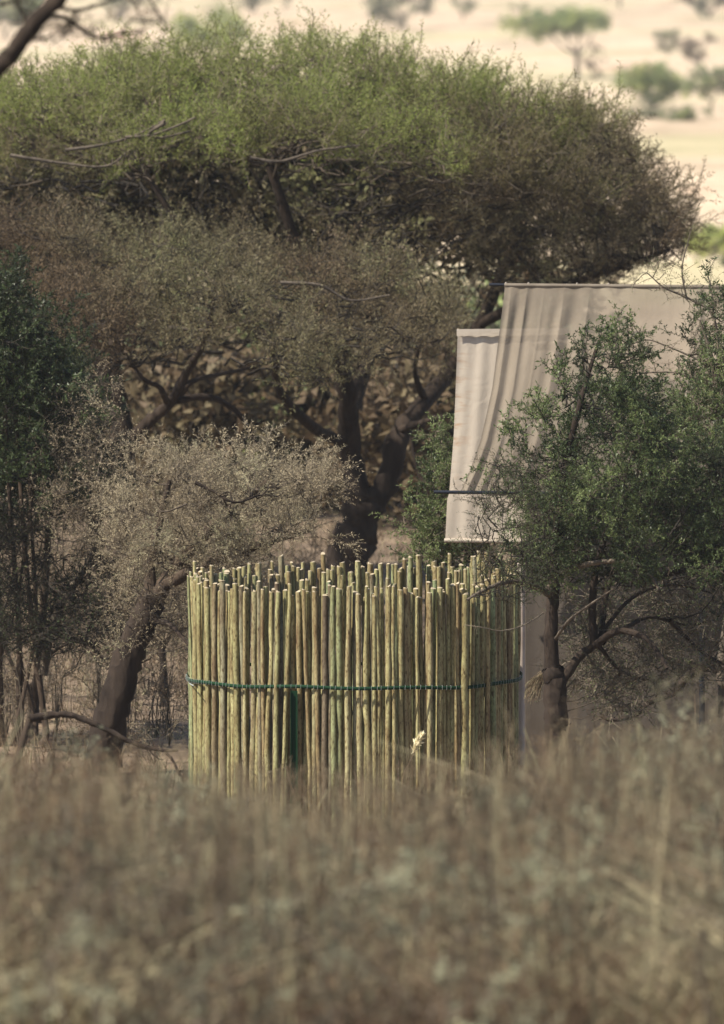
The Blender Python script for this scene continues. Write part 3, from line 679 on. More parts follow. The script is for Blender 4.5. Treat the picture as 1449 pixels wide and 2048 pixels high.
def dusty_tree():
    Y = 104.5; b = W(215, 1620, Y); b[2] = 0
    t = Plant('dusty_thorn_tree', b, 'small dusty grey leaved tree leaning right on a thick dark trunk beside the poles', 'tree')
    Wp = lambda px, py, y=Y: W(px, py, y)
    t.limb('trunk', [b, Wp(205, 1540), Wp(218, 1450), Wp(238, 1380), Wp(258, 1310), Wp(285, 1245), Wp(310, 1190)], .17, .12, M['bark_dark'], 14, 30, knob=.05, taper=1)
    t.limb('limb', [Wp(300, 1215), Wp(340, 1150), Wp(400, 1080), Wp(470, 1010), Wp(540, 960)], .09, .025, M['bark_brown'])
    t.limb('limb', [Wp(305, 1200), Wp(300, 1130), Wp(320, 1040), Wp(340, 960)], .07, .02, M['bark_brown'])
    t.limb('limb', [Wp(330, 1170), Wp(420, 1125, 104), Wp(520, 1090, 104), Wp(620, 1060, 104.3)], .06, .02, M['bark_brown'])
    t.limb('limb', [Wp(310, 1240), Wp(340, 1250, 103.8), Wp(365, 1275, 103.6), Wp(385, 1300, 103.5)], .03, .01, M['bark_dark'])
    t.limb('limb', [Wp(390, 965, 103), Wp(430, 985, 103), Wp(470, 1005, 103), Wp(520, 990, 103.2)], .018, .008, M['bark_dark'], 6)
    def cl(px):
        py = random.uniform(860, 1180)
        e = (abs(px - 445) / 215) ** 2.6 + (abs(py - 1010) / 128) ** 2.6
        e2 = ((px - 290) / 80) ** 2 + ((py - 1130) / 60) ** 2
        if min(e, e2) > 1: return None
        top = np.interp(px, [230, 280, 350, 500, 600, 690], [950, 905, 888, 885, 905, 960])
        if py < top + 12: return None
        if math.sin(px * .045 + 1) * math.sin(py * .06 + px * .02) > .55: return None
        return W(px, py, random.uniform(103, 106.2))
    t.crown('plume', scatter(84, 225, 670, cl), .18, 11, .25, [M['twig_grey'], M['leaf_dusty']], (.5, .2), up=.5, flat=.7, rb=.015)
    # stray shoots that stand off the outline
    ends = [(480, 858), (512, 862), (555, 872), (630, 885), (660, 915), (700, 945), (718, 1078), (700, 1100), (270, 885), (290, 870), (225, 1000), (240, 960), (585, 880), (450, 875)]
    mb = MB(); P = np.array([W(a, b_, random.uniform(103.4, 105.4)) for a, b_ in ends]); c0 = W(460, 1000, 104.5); d = nrm(P - c0)
    add_sprays(mb, 'plume', P - d * .3, d, np.full(len(P), .42), rng.random(len(P)) * .5 + .3); mb.build('shoot', [M['twig_grey'], M['leaf_dusty']], t.root)
    def lo(px):
        py = random.uniform(1150, 1310)
        if px > 385: return None
        return W(px, py, random.uniform(104, 106))
    t.crown('dry', scatter(26, 240, 385, lo), .22, 8, .26, [M['twig_grey'], M['leaf_dusty']], (.5, .3), up=.1, name='lower_crown', rb=.012)
dusty_tree()
def left_tree():
    Y = 107.5; b = W(40, 1600, Y); b[2] = 0
    t = Plant('thorn_tree', b, 'dense dark green tree with many straight stems at the left side', 'tree')
    Wp = lambda px, py, y=Y: W(px, py, y)
    for i, (x0, x1, x2, r) in enumerate([(5, -5, -20, .07), (35, 28, 10, .05), (75, 90, 110, .075), (25, 60, 60, .035), (60, 48, 80, .03), (-40, -30, -70, .08), (85, 55, 30, .05)]):
        yy = Y + (i % 3) * .35
        t.limb('stem', [np.array([W(x0, 1600, yy)[0], yy, 0]), Wp(x0 + random.uniform(-12, 12), 1450, yy), Wp(x1 + random.uniform(-18, 18), 1250, yy), Wp((x1 + x2) / 2, 1000, yy), Wp(x2, 780, yy)], r * .8, r * .3, M['bark_brown'], 8)
    t.limb('limb', [Wp(85, 1350), Wp(105, 1250), Wp(140, 1180), Wp(180, 1120), Wp(200, 1050)], .05, .02, M['bark_grey'])
    t.limb('limb', [Wp(70, 1270), Wp(130, 1275, 107), Wp(180, 1290, 106.8), Wp(215, 1330, 106.6)], .025, .012, M['bark_dark'])
    def cl(px):
        py = random.uniform(575, 1020)
        r = np.interp(py, [570, 640, 720, 800, 900, 1000], [35, 95, 140, 170, 205, 225])
        if px > r - 20: return None
        return W(px, py, random.uniform(106.3, 109.4))
    t.crown('shrub', scatter(120, -110, 215, cl), .30, 10, .32, [M['twig_dark'], M['leaf_shrub']], (.25, .22), up=.4, flat=.8, rb=.015)
    def lo(px):
        py = random.uniform(1020, 1290)
        if 80 < px < 190 and 960 < py < 1140 and random.random() < .85: return None
        if random.random() < .3: return None
        return W(px, py, random.uniform(106.3, 108.6))
    def gr(px):
        py = random.uniform(760, 1080)
        return W(px, py, random.uniform(105.9, 107)) if px < 235 - abs(py - 900) * .1 else None
    t.crown('dry', scatter(34, 110, 235, gr), .2, 8, .26, [M['twig_grey'], M['leaf_dusty']], (.3, .2), up=.2, name='bare_twigs', rb=.010)
    t.crown('thorn', scatter(110, -80, 265, lo), .22, 9, .27, [M['twig_dark'], M['leaf_shrub']], (.25, .2), up=.2, name='lower_crown', rb=.012)
left_tree()
def right_tree():
    Y = 94.5; b = W(1105, 1600, Y); b[2] = gz(b[0], Y) - .05
    t = Plant('thorny_green_tree', b, 'bushy green thorn tree on a knotted brown trunk just right of the poles', 'tree')
    Wp = lambda px, py, y=Y: W(px, py, y)
    t.limb('trunk', [b, Wp(1112, 1500), Wp(1112, 1420), Wp(1110, 1360), Wp(1106, 1340)], .10, .085, M['bark_dark'], 14, 26, knob=.08)
    t.limb('limb', [Wp(1106, 1350), Wp(1103, 1260), Wp(1108, 1180), Wp(1112, 1080), Wp(1125, 960), Wp(1150, 850), Wp(1180, 740), Wp(1200, 680)], .068, .012, M['bark_dark'], 9, 34, knob=.06)
    t.limb('limb', [Wp(1112, 1385), Wp(1150, 1325), Wp(1190, 1290), Wp(1240, 1262, 94.2), Wp(1290, 1275, 94), Wp(1320, 1310, 93.8), Wp(1335, 1338, 93.7)], .045, .014, M['bark_dark'])
    for q in ([(1240, 1262), (1300, 1235), (1380, 1250), (1470, 1230)], [(1195, 1288), (1240, 1340), (1290, 1360)], [(1190, 1285), (1260, 1200), (1340, 1170), (1440, 1190)], [(1340, 1240), (1400, 1300), (1450, 1330)]):
        t.limb('limb', [Wp(a, c, Y + .4 * i) for i, (a, c) in enumerate(q)], .022, .008, M['bark_dark'], 6)
    t.limb('limb', [Wp(1102, 1190), Wp(1060, 1170, 94), Wp(1010, 1165, 93.6), Wp(960, 1185, 93.4), Wp(935, 1200, 93.3)], .028, .010, M['bark_grey'], 7)
    t.limb('limb', [Wp(1095, 1180), Wp(1125, 1145), Wp(1170, 1130, 94.2), Wp(1230, 1122, 94), Wp(1290, 1135, 93.8), Wp(1320, 1180, 93.7)], .03, .014, M['bark_grey'], 7)
    t.limb('limb', [Wp(1190, 1290), Wp(1185, 1220), Wp(1195, 1130), Wp(1230, 1020), Wp(1270, 900)], .04, .015, M['bark_dark'])
    t.limb('limb', [Wp(1205, 1285), Wp(1210, 1200, 95), Wp(1250, 1100, 95.2), Wp(1350, 980, 95.4)], .035, .012, M['bark_dark'])
    t.limb('limb', [Wp(1300, 1160, 94.6), Wp(1360, 1140, 94.8), Wp(1440, 1128, 95), Wp(1520, 1120, 95)], .035, .02, M['bark_dark'])
    t.limb('limb', [Wp(1110, 1280), Wp(1140, 1240, 94), Wp(1180, 1210, 93.8), Wp(1240, 1170, 93.6)], .016, .006, M['bark_grey'], 6)
    def cl(px):
        py = random.uniform(670, 1160)
        left = np.interp(py, [660, 720, 780, 850, 930, 1020, 1100, 1160], [1165, 1140, 1085, 1045, 1020, 1010, 1020, 1050])
        right = np.interp(py, [660, 700, 760, 830, 900, 1200], [1240, 1255, 1290, 1360, 1560, 1560])
        if px < left + 12 or px > right: return None
        if random.random() < .35 and px < 1100: return None
        return W(px, py, random.uniform(93.1, 96.3))
    t.crown('shrub', scatter(128, 1010, 1490, cl), .19, 13, .21, [M['twig_dark'], M['leaf_shrub']], (.42, .3), up=.5, flat=.9, rb=.013)
    def lf(px):
        py = random.uniform(930, 1200)
        left = np.interp(py, [930, 1000, 1080, 1200], [1000, 950, 930, 960])
        if px < left: return None
        return W(px, py, random.uniform(92.8, 94.4))
    t.crown('dry', scatter(26, 935, 1110, lf), .17, 8, .22, [M['twig_dark'], M['leaf_shrub']], (.5, .3), up=.1, name='side_crown', rb=.010)
    def lo(px):
        py = random.uniform(1150, 1420)
        if px > 1380 and py > 1350: return None
        if py > 1390 and px > 1300: return None
        return W(px, py, random.uniform(94.5, 97.5))
    t.crown('thorn', scatter(95, 1150, 1520, lo), .22, 9, .24, [M['twig_grey'], M['leaf_shrub']], (.5, .32), up=.05, name='lower_crown', rb=.010)
    mb = MB(); ends = [(1205, 640), (1180, 660), (1235, 655), (1110, 700), (1120, 730), (1065, 785), (1040, 830), (985, 850), (1255, 650), (1020, 880), (950, 940), (1000, 860)]
    P = np.array([W(a, b_, random.uniform(93.5, 95.5)) for a, b_ in ends]); c0 = W(1160, 1000, 94.5); d = nrm(P - c0)
    add_sprays(mb, 'shrub', P - d * .3, d, np.full(len(P), .36), rng.random(len(P)) * .4 + .5); mb.build('shoot', [M['twig_dark'], M['leaf_shrub']], t.root)
    # one long whitish shoot drooping across the poles
    P = smooth_path([W(1088, 1225, 93.6), W(1070, 1238, 93.4), W(1040, 1254, 93.2), (W(1000, 1262, 93.1)), W(965, 1255, 93.0), W(930, 1250, 93.0)], 26)
    mb = MB(); mb.tubes(P, np.linspace(.007, .003, 26), 5, 0, 1); d = rng.normal(0, 1, (18, 3)); q = P[rng.integers(2, 25, 18)]; add_sprays(mb, 'thorn', q, d, np.full(18, .07), np.full(18, .95))
    mb.build('drooping_shoot', [M['twig_grey'], M['leaf_shrub']], t.root)
right_tree()
def right_back_shrub():
    Y = 99; b = W(1440, 1600, Y); b[2] = 0
    t = Plant('thorny_green_tree', b, 'pale green thorn tree at the right edge with spiky shoots above the sheet', 'tree')
    Wp = lambda px, py, y=Y: W(px, py, y)
    t.limb('trunk', [b, Wp(1455, 1500), Wp(1470, 1380), Wp(1445, 1340), Wp(1480, 1100), Wp(1470, 900)], .08, .04, M['bark_grey'])
    t.limb('limb', [Wp(1449, 1345), Wp(1415, 1335), Wp(1380, 1350), Wp(1350, 1385), Wp(1300, 1405), Wp(1270, 1430), Wp(1225, 1440), Wp(1200, 1430)], .045, .016, M['bark_dark'])
    t.limb('limb', [Wp(1470, 900), Wp(1440, 800), Wp(1420, 700), Wp(1400, 640)], .03, .010, M['bark_grey'])
    t.limb('limb', [Wp(1440, 780), Wp(1430, 640), Wp(1385, 600), Wp(1330, 575), Wp(1295, 545)], .015, .005, M['bark_grey'], 6)
    t.limb('limb', [Wp(1375, 600), Wp(1365, 540), Wp(1378, 480), Wp(1392, 430)], .009, .003, M['bark_grey'], 5)
    t.limb('limb', [Wp(1430, 640), Wp(1425, 590), Wp(1415, 540)], .008, .003, M['bark_grey'], 5)
    t.limb('limb', [Wp(1400, 760), Wp(1350, 745), Wp(1300, 745), Wp(1250, 748)], .012, .004, M['bark_grey'], 6)
    t.limb('limb', [Wp(1400, 720), Wp(1330, 690), Wp(1290, 680), Wp(1240, 700)], .010, .004, M['bark_grey'], 6)
    def cl(px):
        py = random.uniform(600, 960)
        left = np.interp(py, [600, 640, 700, 760, 830, 960], [1400, 1375, 1350, 1320, 1290, 1270])
        if px < left + 20: return None
        return W(px, py, random.uniform(98, 100))
    t.crown('shrub', scatter(60, 1280, 1580, cl), .22, 9, .24, [M['twig_grey'], M['leaf_shrub']], (.6, .25), up=.5, flat=.9, rb=.010)
    mb = MB()
    NN = np.concatenate(t.nodes[2:]); k = rng.integers(0, len(NN), 110); P = NN[k]; d = rng.normal(0, 1, (110, 3)) + np.array([0, 0, .6])
    add_sprays(mb, 'thorn', P, d, .10 + .16 * rng.random(110), rng.random(110) * .5 + .5); mb.build('shoot', [M['twig_grey'], M['leaf_shrub']], t.root)
right_back_shrub()
def shrub(px0, px1, py0, py1, Y, dY, n, kind, mats, tint, label, name='green_shrub', group=None, sc=.22, cr=.18, nper=9, base_px=None, r=.03, up=.5, stems=3, bark='bark_brown'):
    cx = base_px or (px0 + px1) / 2; b = W(cx, 1400, Y); b[2] = gz(b[0], Y)
    t = Plant(name, b, label, 'shrub', group)
    for i in range(stems):
        tx = px0 + (px1 - px0) * (i + .5) / stems
        t.limb('stem', [b, W((cx + tx) / 2, (py1 * .7 + py0 * .3), Y + random.uniform(-.2, .2)), W(tx, py0 * .6 + py1 * .4, Y + random.uniform(-dY, dY) * .5)], r, r * .3, M[bark], 7)
    mx, my = (px0 + px1) / 2, (py0 + py1) / 2; ax, ay = (px1 - px0) / 2, (py1 - py0) / 2
    def cl(px):
        py = random.uniform(py0, py1)
        if ((px - mx) / ax) ** 2 + ((py - my) / ay) ** 2 > 1: return None
        return W(px, py, Y + random.uniform(-dY, dY))
    t.crown(kind, scatter(n, px0, px1, cl), cr, nper, sc, mats, tint, up=up, flat=.8, rb=r * .4)
    return t
GS = [M['twig_grey'], M['leaf_shrub']]
t = shrub(805, 1000, 905, 1150, 104.8, .5, 44, 'shrub', GS, (.75, .2), 'bright green leafy shrub behind the pale canvas, above the pole tops')
def cl2(px):
    return W(px, random.uniform(850, 960), random.uniform(104.3, 105))
t.crown('shrub', scatter(9, 872, 905, cl2), .12, 8, .2, GS, (.8, .2), name='upper_crown', rb=.01)
# thicket behind the trees: each a shrub of its own
TH = [(-60, 220, 700, 930, 148, 1.5, 'olive brown shrub, farthest left behind the dark green tree'), (240, 480, 690, 1060, 141, 1.5, 'brown shrub seen between the left trunk and the forked trunk'), (400, 660, 640, 980, 152, 2, 'yellow green shrub glowing through the gap left of the forked trunk'), (560, 800, 690, 1040, 143, 1.5, 'dull brown shrub directly behind the forked trunk'), (740, 960, 700, 1090, 139, 1.5, 'brown shrub between the forked trunk and the pale canvas'), (880, 1160, 560, 900, 150, 2, 'olive shrub behind the canvas, under the right end of the big crown'), (150, 430, 580, 900, 156, 2, 'tall olive shrub behind the left trunk'), (610, 900, 540, 860, 158, 2, 'tall brown shrub behind the fork of the big tree')]
for i, (a, b_, c, d, Y, dY, lab) in enumerate(TH):
    tn = .8 if 'yellow' in lab else (.45 if 'olive' in lab else .12)  # dull tints put canopy shade into the leaf colour, yellow stands for sunlit leaves
    shrub(a, b_, c, d, Y, dY, 34, 'far', [M['twig_dark'], M['leaf_far'] if ('yellow' in lab or 'olive' in lab) else M['leaf_brown']], (tn if M else 0, .2), lab, 'thicket_shrub', 'shrubs of the thicket behind the trees', sc=.55, cr=.5, nper=9, r=.05, bark='bark_dark')
def bare_trunk(px, py0, py1, Y, r, label, lean=0):
    b = W(px, py0, Y); b[2] = gz(b[0], Y)
    t = Plant('dead_tree', b, label, 'dead tree')
    t.limb('trunk', [b, W(px + lean * .4, (py0 + py1) / 2, Y), W(px + lean, py1, Y)], r, r * .6, M['bark_dark'], 10)
    t.limb('limb', [W(px + lean, py1 + 10, Y), W(px + lean + 40, py1 - 60, Y), W(px + lean + 90, py1 - 90, Y)], r * .5, r * .2, M['bark_dark'], 7)
    t.limb('limb', [W(px + lean, py1 + 10, Y), W(px + lean - 40, py1 - 50, Y), W(px + lean - 60, py1 - 130, Y)], r * .5, r * .2, M['bark_dark'], 7)
bare_trunk(330, 1450, 1290, 112, .055, 'slim bare trunk between the thick leaning trunk and the poles', -6)
bare_trunk(80, 1500, 1370, 110, .06, 'pale brown bare trunk in the grass near the left edge', -20)
bare_trunk(870, 1130, 1000, 134, .07, 'bare trunk under the big tree, left of the canvas', 10)

# ------------------------------------------------------------------ small things near the poles
def fallen_branch():
    Y = 88; b = W(112, 1432, Y)
    t = Plant('dead_branch', b, 'dead brown branch sloping down through the grass left of the poles', 'branch')
    t.limb('bough', [W(60, 1436, Y), W(112, 1430, Y), W(150, 1433, Y), W(210, 1458, Y), W(270, 1488, Y), (W(320, 1500, Y)), W(356, 1501, Y)], .032, .012, M['bark_dark'], 8, 40)
    t.limb('twig', [W(325, 1500, Y), W(345, 1520, Y), W(365, 1560, Y), W(385, 1585, Y), W(410, 1600, Y - 1)], .012, .010, M['bark_brown'], 6)
    t.limb('twig', [W(298, 1495, Y), W(305, 1508, Y), W(318, 1518, Y), W(328, 1520, Y)], .009, .003, M['bark_dark'], 6)
    t.limb('twig', [W(290, 1492, Y), W(295, 1502, Y), W(300, 1510, Y)], .007, .003, M['bark_dark'], 6)
    x, y, z = W(60, 1436, Y); t.limb('twig', [np.array([x, y, z]), np.array([x - .15, y, (z + gz(x, y)) / 2]), np.array([x - .2, y, gz(x, y) - .03])], .026, .03, M['bark_brown'], 8)
fallen_branch()
def seed_head():
    Y = 94; b = W(805, 1560, Y); b[2] = gz(b[0], Y)
    t = thing('seed_head_grass', b, 'single sunlit cream grass ear bending in front of the poles', 'grass stalk')
    P = smooth_path([b, W(806, 1565, Y), W(818, 1530, Y), W(828, 1508, Y), W(833, 1496, Y)], 20)
    mb = MB(); mb.tubes(P, np.linspace(.005, .003, 20), 5, 0, .3); mb.build('stalk', M['grass'], t, smooth=True)
    mb = MB(); r = np.random.default_rng(5)
    Q = smooth_path([W(826, 1505, Y), W(833, 1490, Y), W(838, 1480, Y), W(845, 1470, Y)], 16)
    for i in range(130):
        p = Q[r.integers(0, 14)] + r.normal(0, .006, 3); d = nrm(Q[-1] - Q[0]) + r.normal(0, .35, 3); d = nrm(d); s = nrm(np.cross(d, r.normal(0, 1, 3))) * .010
        mb.add([p, p + d * .022 + s, p + d * .052, p + d * .022 - s], [(0, 1, 2, 3)], 0, .9)
    mb.build('ear', M['straw'], t)
    c = W(1078, 1380, 95.5)
    t2 = thing('dry_grass_tuft', c, 'tan dry grass tuft caught at the left of the knotted trunk', 'grass tuft')
    mb = MB(); n = 160
    st = np.array([W(1090, 1352, 95.2)] * n) + rng.normal(0, .02, (n, 3)); en = np.stack([W(1048 + 34 * rng.random(), 1365 + 45 * rng.random(), 95.2 + rng.normal(0, .07)) for _ in range(n)])
    mid = (st + en) / 2 + rng.normal(0, .02, (n, 3)) + np.array([-.03, 0, .03]); mb.tubes(bezier3(st, mid, en, 5), np.full((n, 5), .0013), 3, 0, rng.random(n) * .8)
    mb.build('blades', M['grass'], t2)
seed_head()
def overhang():
    Y = 62; b = W(-420, 1500, Y); b[2] = gz(b[0], Y)
    t = Plant('thorn_tree', b, 'dark bare bough reaching in over the top left corner, from a tree outside', 'tree')
    t.limb('trunk', [b, W(-410, 900, Y), W(-380, 400, Y), W(-260, 260, Y)], .16, .10, M['bark_dark'], 10)
    t.limb('bough', [W(-270, 265, Y), W(-120, 215, Y), W(0, 130, Y), W(55, 62, Y), W(125, -15, Y), W(200, -110, Y)], .055, .045, M['bark_dark'], 10)
    for pts, r in (([(60, 52), (110, 30), (160, 55), (188, 74), (240, 68), (290, 60)], .012), ([(100, 8), (150, 20), (210, 5), (260, -20)], .010), ([(188, 74), (150, 50), (120, 48)], .006), ([(20, 95), (60, 80), (110, 75)], .006), ([(150, 18), (140, 60), (100, 90)], .005), ([(240, 68), (262, 40), (290, 22)], .005), ([(0, 10), (40, 0), (90, 20)], .008), ([(290, -20), (320, 30), (340, 60)], .005), ([(55, 62), (45, 20), (20, -20)], .008)):
        P = t.limb('twig', [W(a, c, Y + i * .05) for i, (a, c) in enumerate(pts)], r * 1.4, r * .5, M['bark_dark'], 6)
    NN = np.concatenate(t.nodes[2:]); k = rng.integers(0, len(NN), 60); mb = MB()
    V3 = rng.normal(0, 1, (60, 3)); add_sprays(mb, 'thorn', NN[k], V3, .10 + .14 * rng.random(60), rng.random(60) * .3); mb.build('thorns', [M['twig_dark'], M['leaf_brown']], t.root)
overhang()

# ------------------------------------------------------------------ far trees on the plain
def far_tree(px0, px1, py0, py1, base_py, tint, label, cat='tree', base_px=None, forks=None, n=26, leafm='leaf_far', name='savanna_tree', flat=.8, bare=.0):
    bx = base_px or (px0 + px1) / 2; Y = ground_Y(bx, base_py); b = W(bx, base_py, Y); b[2] = gz(b[0], Y) - .1
    t = Plant(name, b, label, cat, 'trees and bushes scattered over the far plain')
    k = Y / F; sz = (px1 - px0) * k
    r = .028 * sz
    forks = forks or [((px0 * .7 + px1 * .3), py0 * .5 + py1 * .5), ((px0 * .3 + px1 * .7), py0 * .5 + py1 * .5)]
    fk = W(bx, base_py - (base_py - py1) * .55, Y)
    t.limb('trunk', [b, (b + fk) / 2, fk], r, r * .8, M['bark_grey'], 7)
    for fx, fy in forks: t.limb('limb', [fk, (fk + W(fx, fy, Y)) / 2 + np.array([0, 0, -.05 * sz]), W(fx, fy, Y)], r * .7, r * .3, M['bark_grey'], 6)
    mx, my = (px0 + px1) / 2, (py0 + py1) / 2; ax, ay = (px1 - px0) / 2, (py1 - py0) / 2
    def cl(px):
        py = random.uniform(py0, py1)
        if ((px - mx) / ax) ** 2 + ((py - my) / ay) ** 2 > 1: return None
        p = W(px, py, Y + random.uniform(-.35, .35) * sz); p[2] -= 0; return p
    t.crown('far', scatter(n, px0, px1, cl), .10 * sz, 8, .13 * sz, [M['twig_grey'], M[leafm]], (tint, .12), flat=.6, rb=.006 * sz)
far_tree(1028, 1205, 34, 62, 165, .78, 'tall umbrella tree with a bare forked trunk alone on the pale plain', base_px=1155, forks=[(1095, 60), (1128, 55), (1160, 50), (1190, 60)], n=44)
far_tree(1238, 1378, 135, 205, 215, .75, 'wide low olive tree, largest crown of the group at the right', n=46)
far_tree(1372, 1475, 135, 190, 222, .55, 'blue green tree right of the wide low one, cut by the right edge', n=30)
far_tree(1308, 1366, 50, 100, 110, .45, 'small dark round tree right of the tall umbrella tree')
far_tree(1362, 1430, 65, 120, 128, .0, 'reddish brown bush beside the small dark round tree', 'bush', leafm='leaf_brown', name='savanna_bush')
far_tree(1168, 1212, 90, 160, 168, .05, 'tall brown bush right behind the umbrella tree trunk', 'bush', leafm='leaf_brown', name='savanna_bush')
far_tree(738, 862, -40, 48, 58, .42, 'large grey green tree at the top edge above the big crown', n=36)
far_tree(898, 955, -40, 26, 40, .45, 'narrow grey tree at the top edge, right of the large grey green one')
far_tree(1020, 1060, 5, 22, 26, .6, 'tiny green bush far off above the umbrella tree', 'bush', name='savanna_bush', n=10)
far_tree(352, 492, 25, 92, 100, .9, 'bright green rounded bush above the left part of the big crown', 'bush', name='savanna_bush', n=46)
far_tree(470, 540, -25, 20, 30, .4, 'grey blue tree at the top edge right of the bright green bush')
far_tree(150, 330, -80, 12, 40, .5, 'wide grey green tree at the top edge behind the dark bough', n=40)
far_tree(-60, 80, -30, 50, 80, .6, 'dull green tree in the top left corner behind the dark bough', n=40)
far_tree(1355, 1500, -70, 15, 40, .35, 'dark crowned tree cut by the top right corner', base_px=1420, n=30)
far_tree(1190, 1290, -90, -15, 12, .3, 'tree whose thin trunk alone shows at the top edge', base_px=1240)
far_tree(1375, 1520, 458, 522, 532, 1.0, 'yellow green rounded bush between the big crown and the right edge', 'bush', name='savanna_bush', n=50)
far_tree(1245, 1330, 222, 236, 240, .5, 'low dark bush on the green strip below the wide olive tree', 'bush', name='savanna_bush', n=16)
far_tree(1320, 1420, 224, 236, 240, .55, 'long low bush on the green strip near the right edge', 'bush', name='savanna_bush', n=16)
far_tree(540, 600, -30, 10, 18, .4, 'small grey tree at the very top above the centre left', n=14)

# ------------------------------------------------------------------ grass and dry scrub (uncountable)
def blades(pos, H, n, lean, tint, width=.006, seg=2, curl=.35):
    """n blades round each position -> polylines (N,seg+1,3), flat ribbons"""
    c = len(pos); N_ = c * n; ci = np.repeat(np.arange(c), n)
    p0 = pos[ci] + np.concatenate([rng.normal(0, .09, (N_, 2)), np.zeros((N_, 1))], 1) * (.5 + H[ci])[:, None]
    th = rng.random(N_) * 6.283; l = np.clip(np.abs(rng.normal(lean, .35, N_)), 0, 1.15)
    hh = H[ci] * (.45 + .65 * rng.random(N_))
    dirh = np.stack([np.cos(th), np.sin(th), np.zeros(N_)], -1)
    u = np.linspace(0, 1, seg + 1)[None, :, None]
    P = p0[:, None] + dirh[:, None] * (l * hh)[:, None, None] * (u ** 1.7) + np.array([0, 0, 1.])[None, None] * hh[:, None, None] * (u - curl * u ** 3 * (l / (l.max() + .01))[:, None, None])
    P = P + rng.normal(0, .02, P.shape) * u
    side = np.stack([-np.sin(th), np.cos(th), np.zeros(N_)], -1)
    side = nrm(side + rng.normal(0, .6, side.shape))
    wd = width * (1 - .75 * u) * (.6 + .8 * rng.random((N_, 1, 1)))
    A = P + side[:, None] * wd; B = P - side[:, None] * wd
    V = np.stack([A, B], 2).reshape(N_, -1, 3)
    k = np.arange(seg)[:, None] * 2; q = np.concatenate([k, k + 1, k + 3, k + 2], 1)
    Q = (q[None] + (np.arange(N_) * (seg + 1) * 2)[:, None, None]).reshape(-1, 4)
    T = np.clip(tint[ci] + rng.normal(0, .22, N_), 0, 1)
    return V.reshape(-1, 3), Q, np.repeat(T, (seg + 1) * 2)
def field(name, kind_label, y0, y1, spacing, hfn, nbl, width, lean=.45, keep=None):
    pts = []
    y = y0
    while y < y1:
        half = y * .0308 + 1.2
        for x in np.arange(-half, half, spacing): pts.append((x + random.uniform(-.5, .5) * spacing, y + random.uniform(-.5, .5) * spacing))
        y += spacing
    P = np.array(pts)
    if keep is not None: P = P[keep(P)]
    H = hfn(P)
    ok = H > .03; P = P[ok]; H = H[ok]
    z = gz(P[:, 0], P[:, 1]) - .02
    pos = np.column_stack([P, z])
    tint = np.clip(.36 + .34 * np.sin(P[:, 0] * 2.6 + np.sin(P[:, 1] * .9) * 2) + .28 * np.sin(P[:, 1] * .5 + P[:, 0] * 1.3) + rng.normal(0, .12, len(P)), 0, 1)
    V, Q, T = blades(pos, H, nbl, lean, tint, width)
    return pos, H, V, Q, T
def envelope(P):
    """height that brings the plants up to the ragged top line of the scrub"""
    x, y = P[:, 0], P[:, 1]
    px = 724.5 + x / y * F
    top = np.interp(px, [-200, 0, 150, 350, 450, 700, 900, 1050, 1200, 1449, 1600], [1620, 1600, 1610, 1670, 1720, 1730, 1700, 1640, 1570, 1540, 1530])
    top = top + np.clip((58 - y) / 25, 0, 1) * 110 + np.clip((y - 60) / 15, 0, 1) * 15 + 55 * np.sin(px * .011 + y * .23) + 40 * np.sin(px * .027 + y * .6)
    z = CZ - y * (top + 450) / F
    g = gz(x, y)
    return np.clip(z - g, .10, 1.4), px
def hnear(P):
    h, px = envelope(P)
    u = rng.random(len(P))
    return h * np.where(u < .12, 1.0 + .45 * rng.random(len(P)), .30 + .6 * u)
mb = MB()
for (a, b_, sp, nb, wd) in ((46, 54, .30, 22, .009), (54, 64, .30, 24, .010), (64, 80, .34, 22, .010), (80, 95.5, .34, 20, .007)):
    pos, H, V, Q, T = field('a', '', a, b_, sp, hnear, nb, wd, .95)
    mb.add(V, Q, 0, T)
mb.build('dry_grass', M['grass'], kind='stuff')
mb = MB()
pos3, H3, V, Q, T = field('a', '', 95.5, 137, .42, lambda P: .10 + .28 * rng.random(len(P)) ** 2, 12, .006, .6, keep=lambda P: (np.hypot(P[:, 0] + .07, P[:, 1] - 100) > 1.55))
mb.add(V, Q, 0, T); mb.build('grass_tufts', M['grass'], kind='stuff')
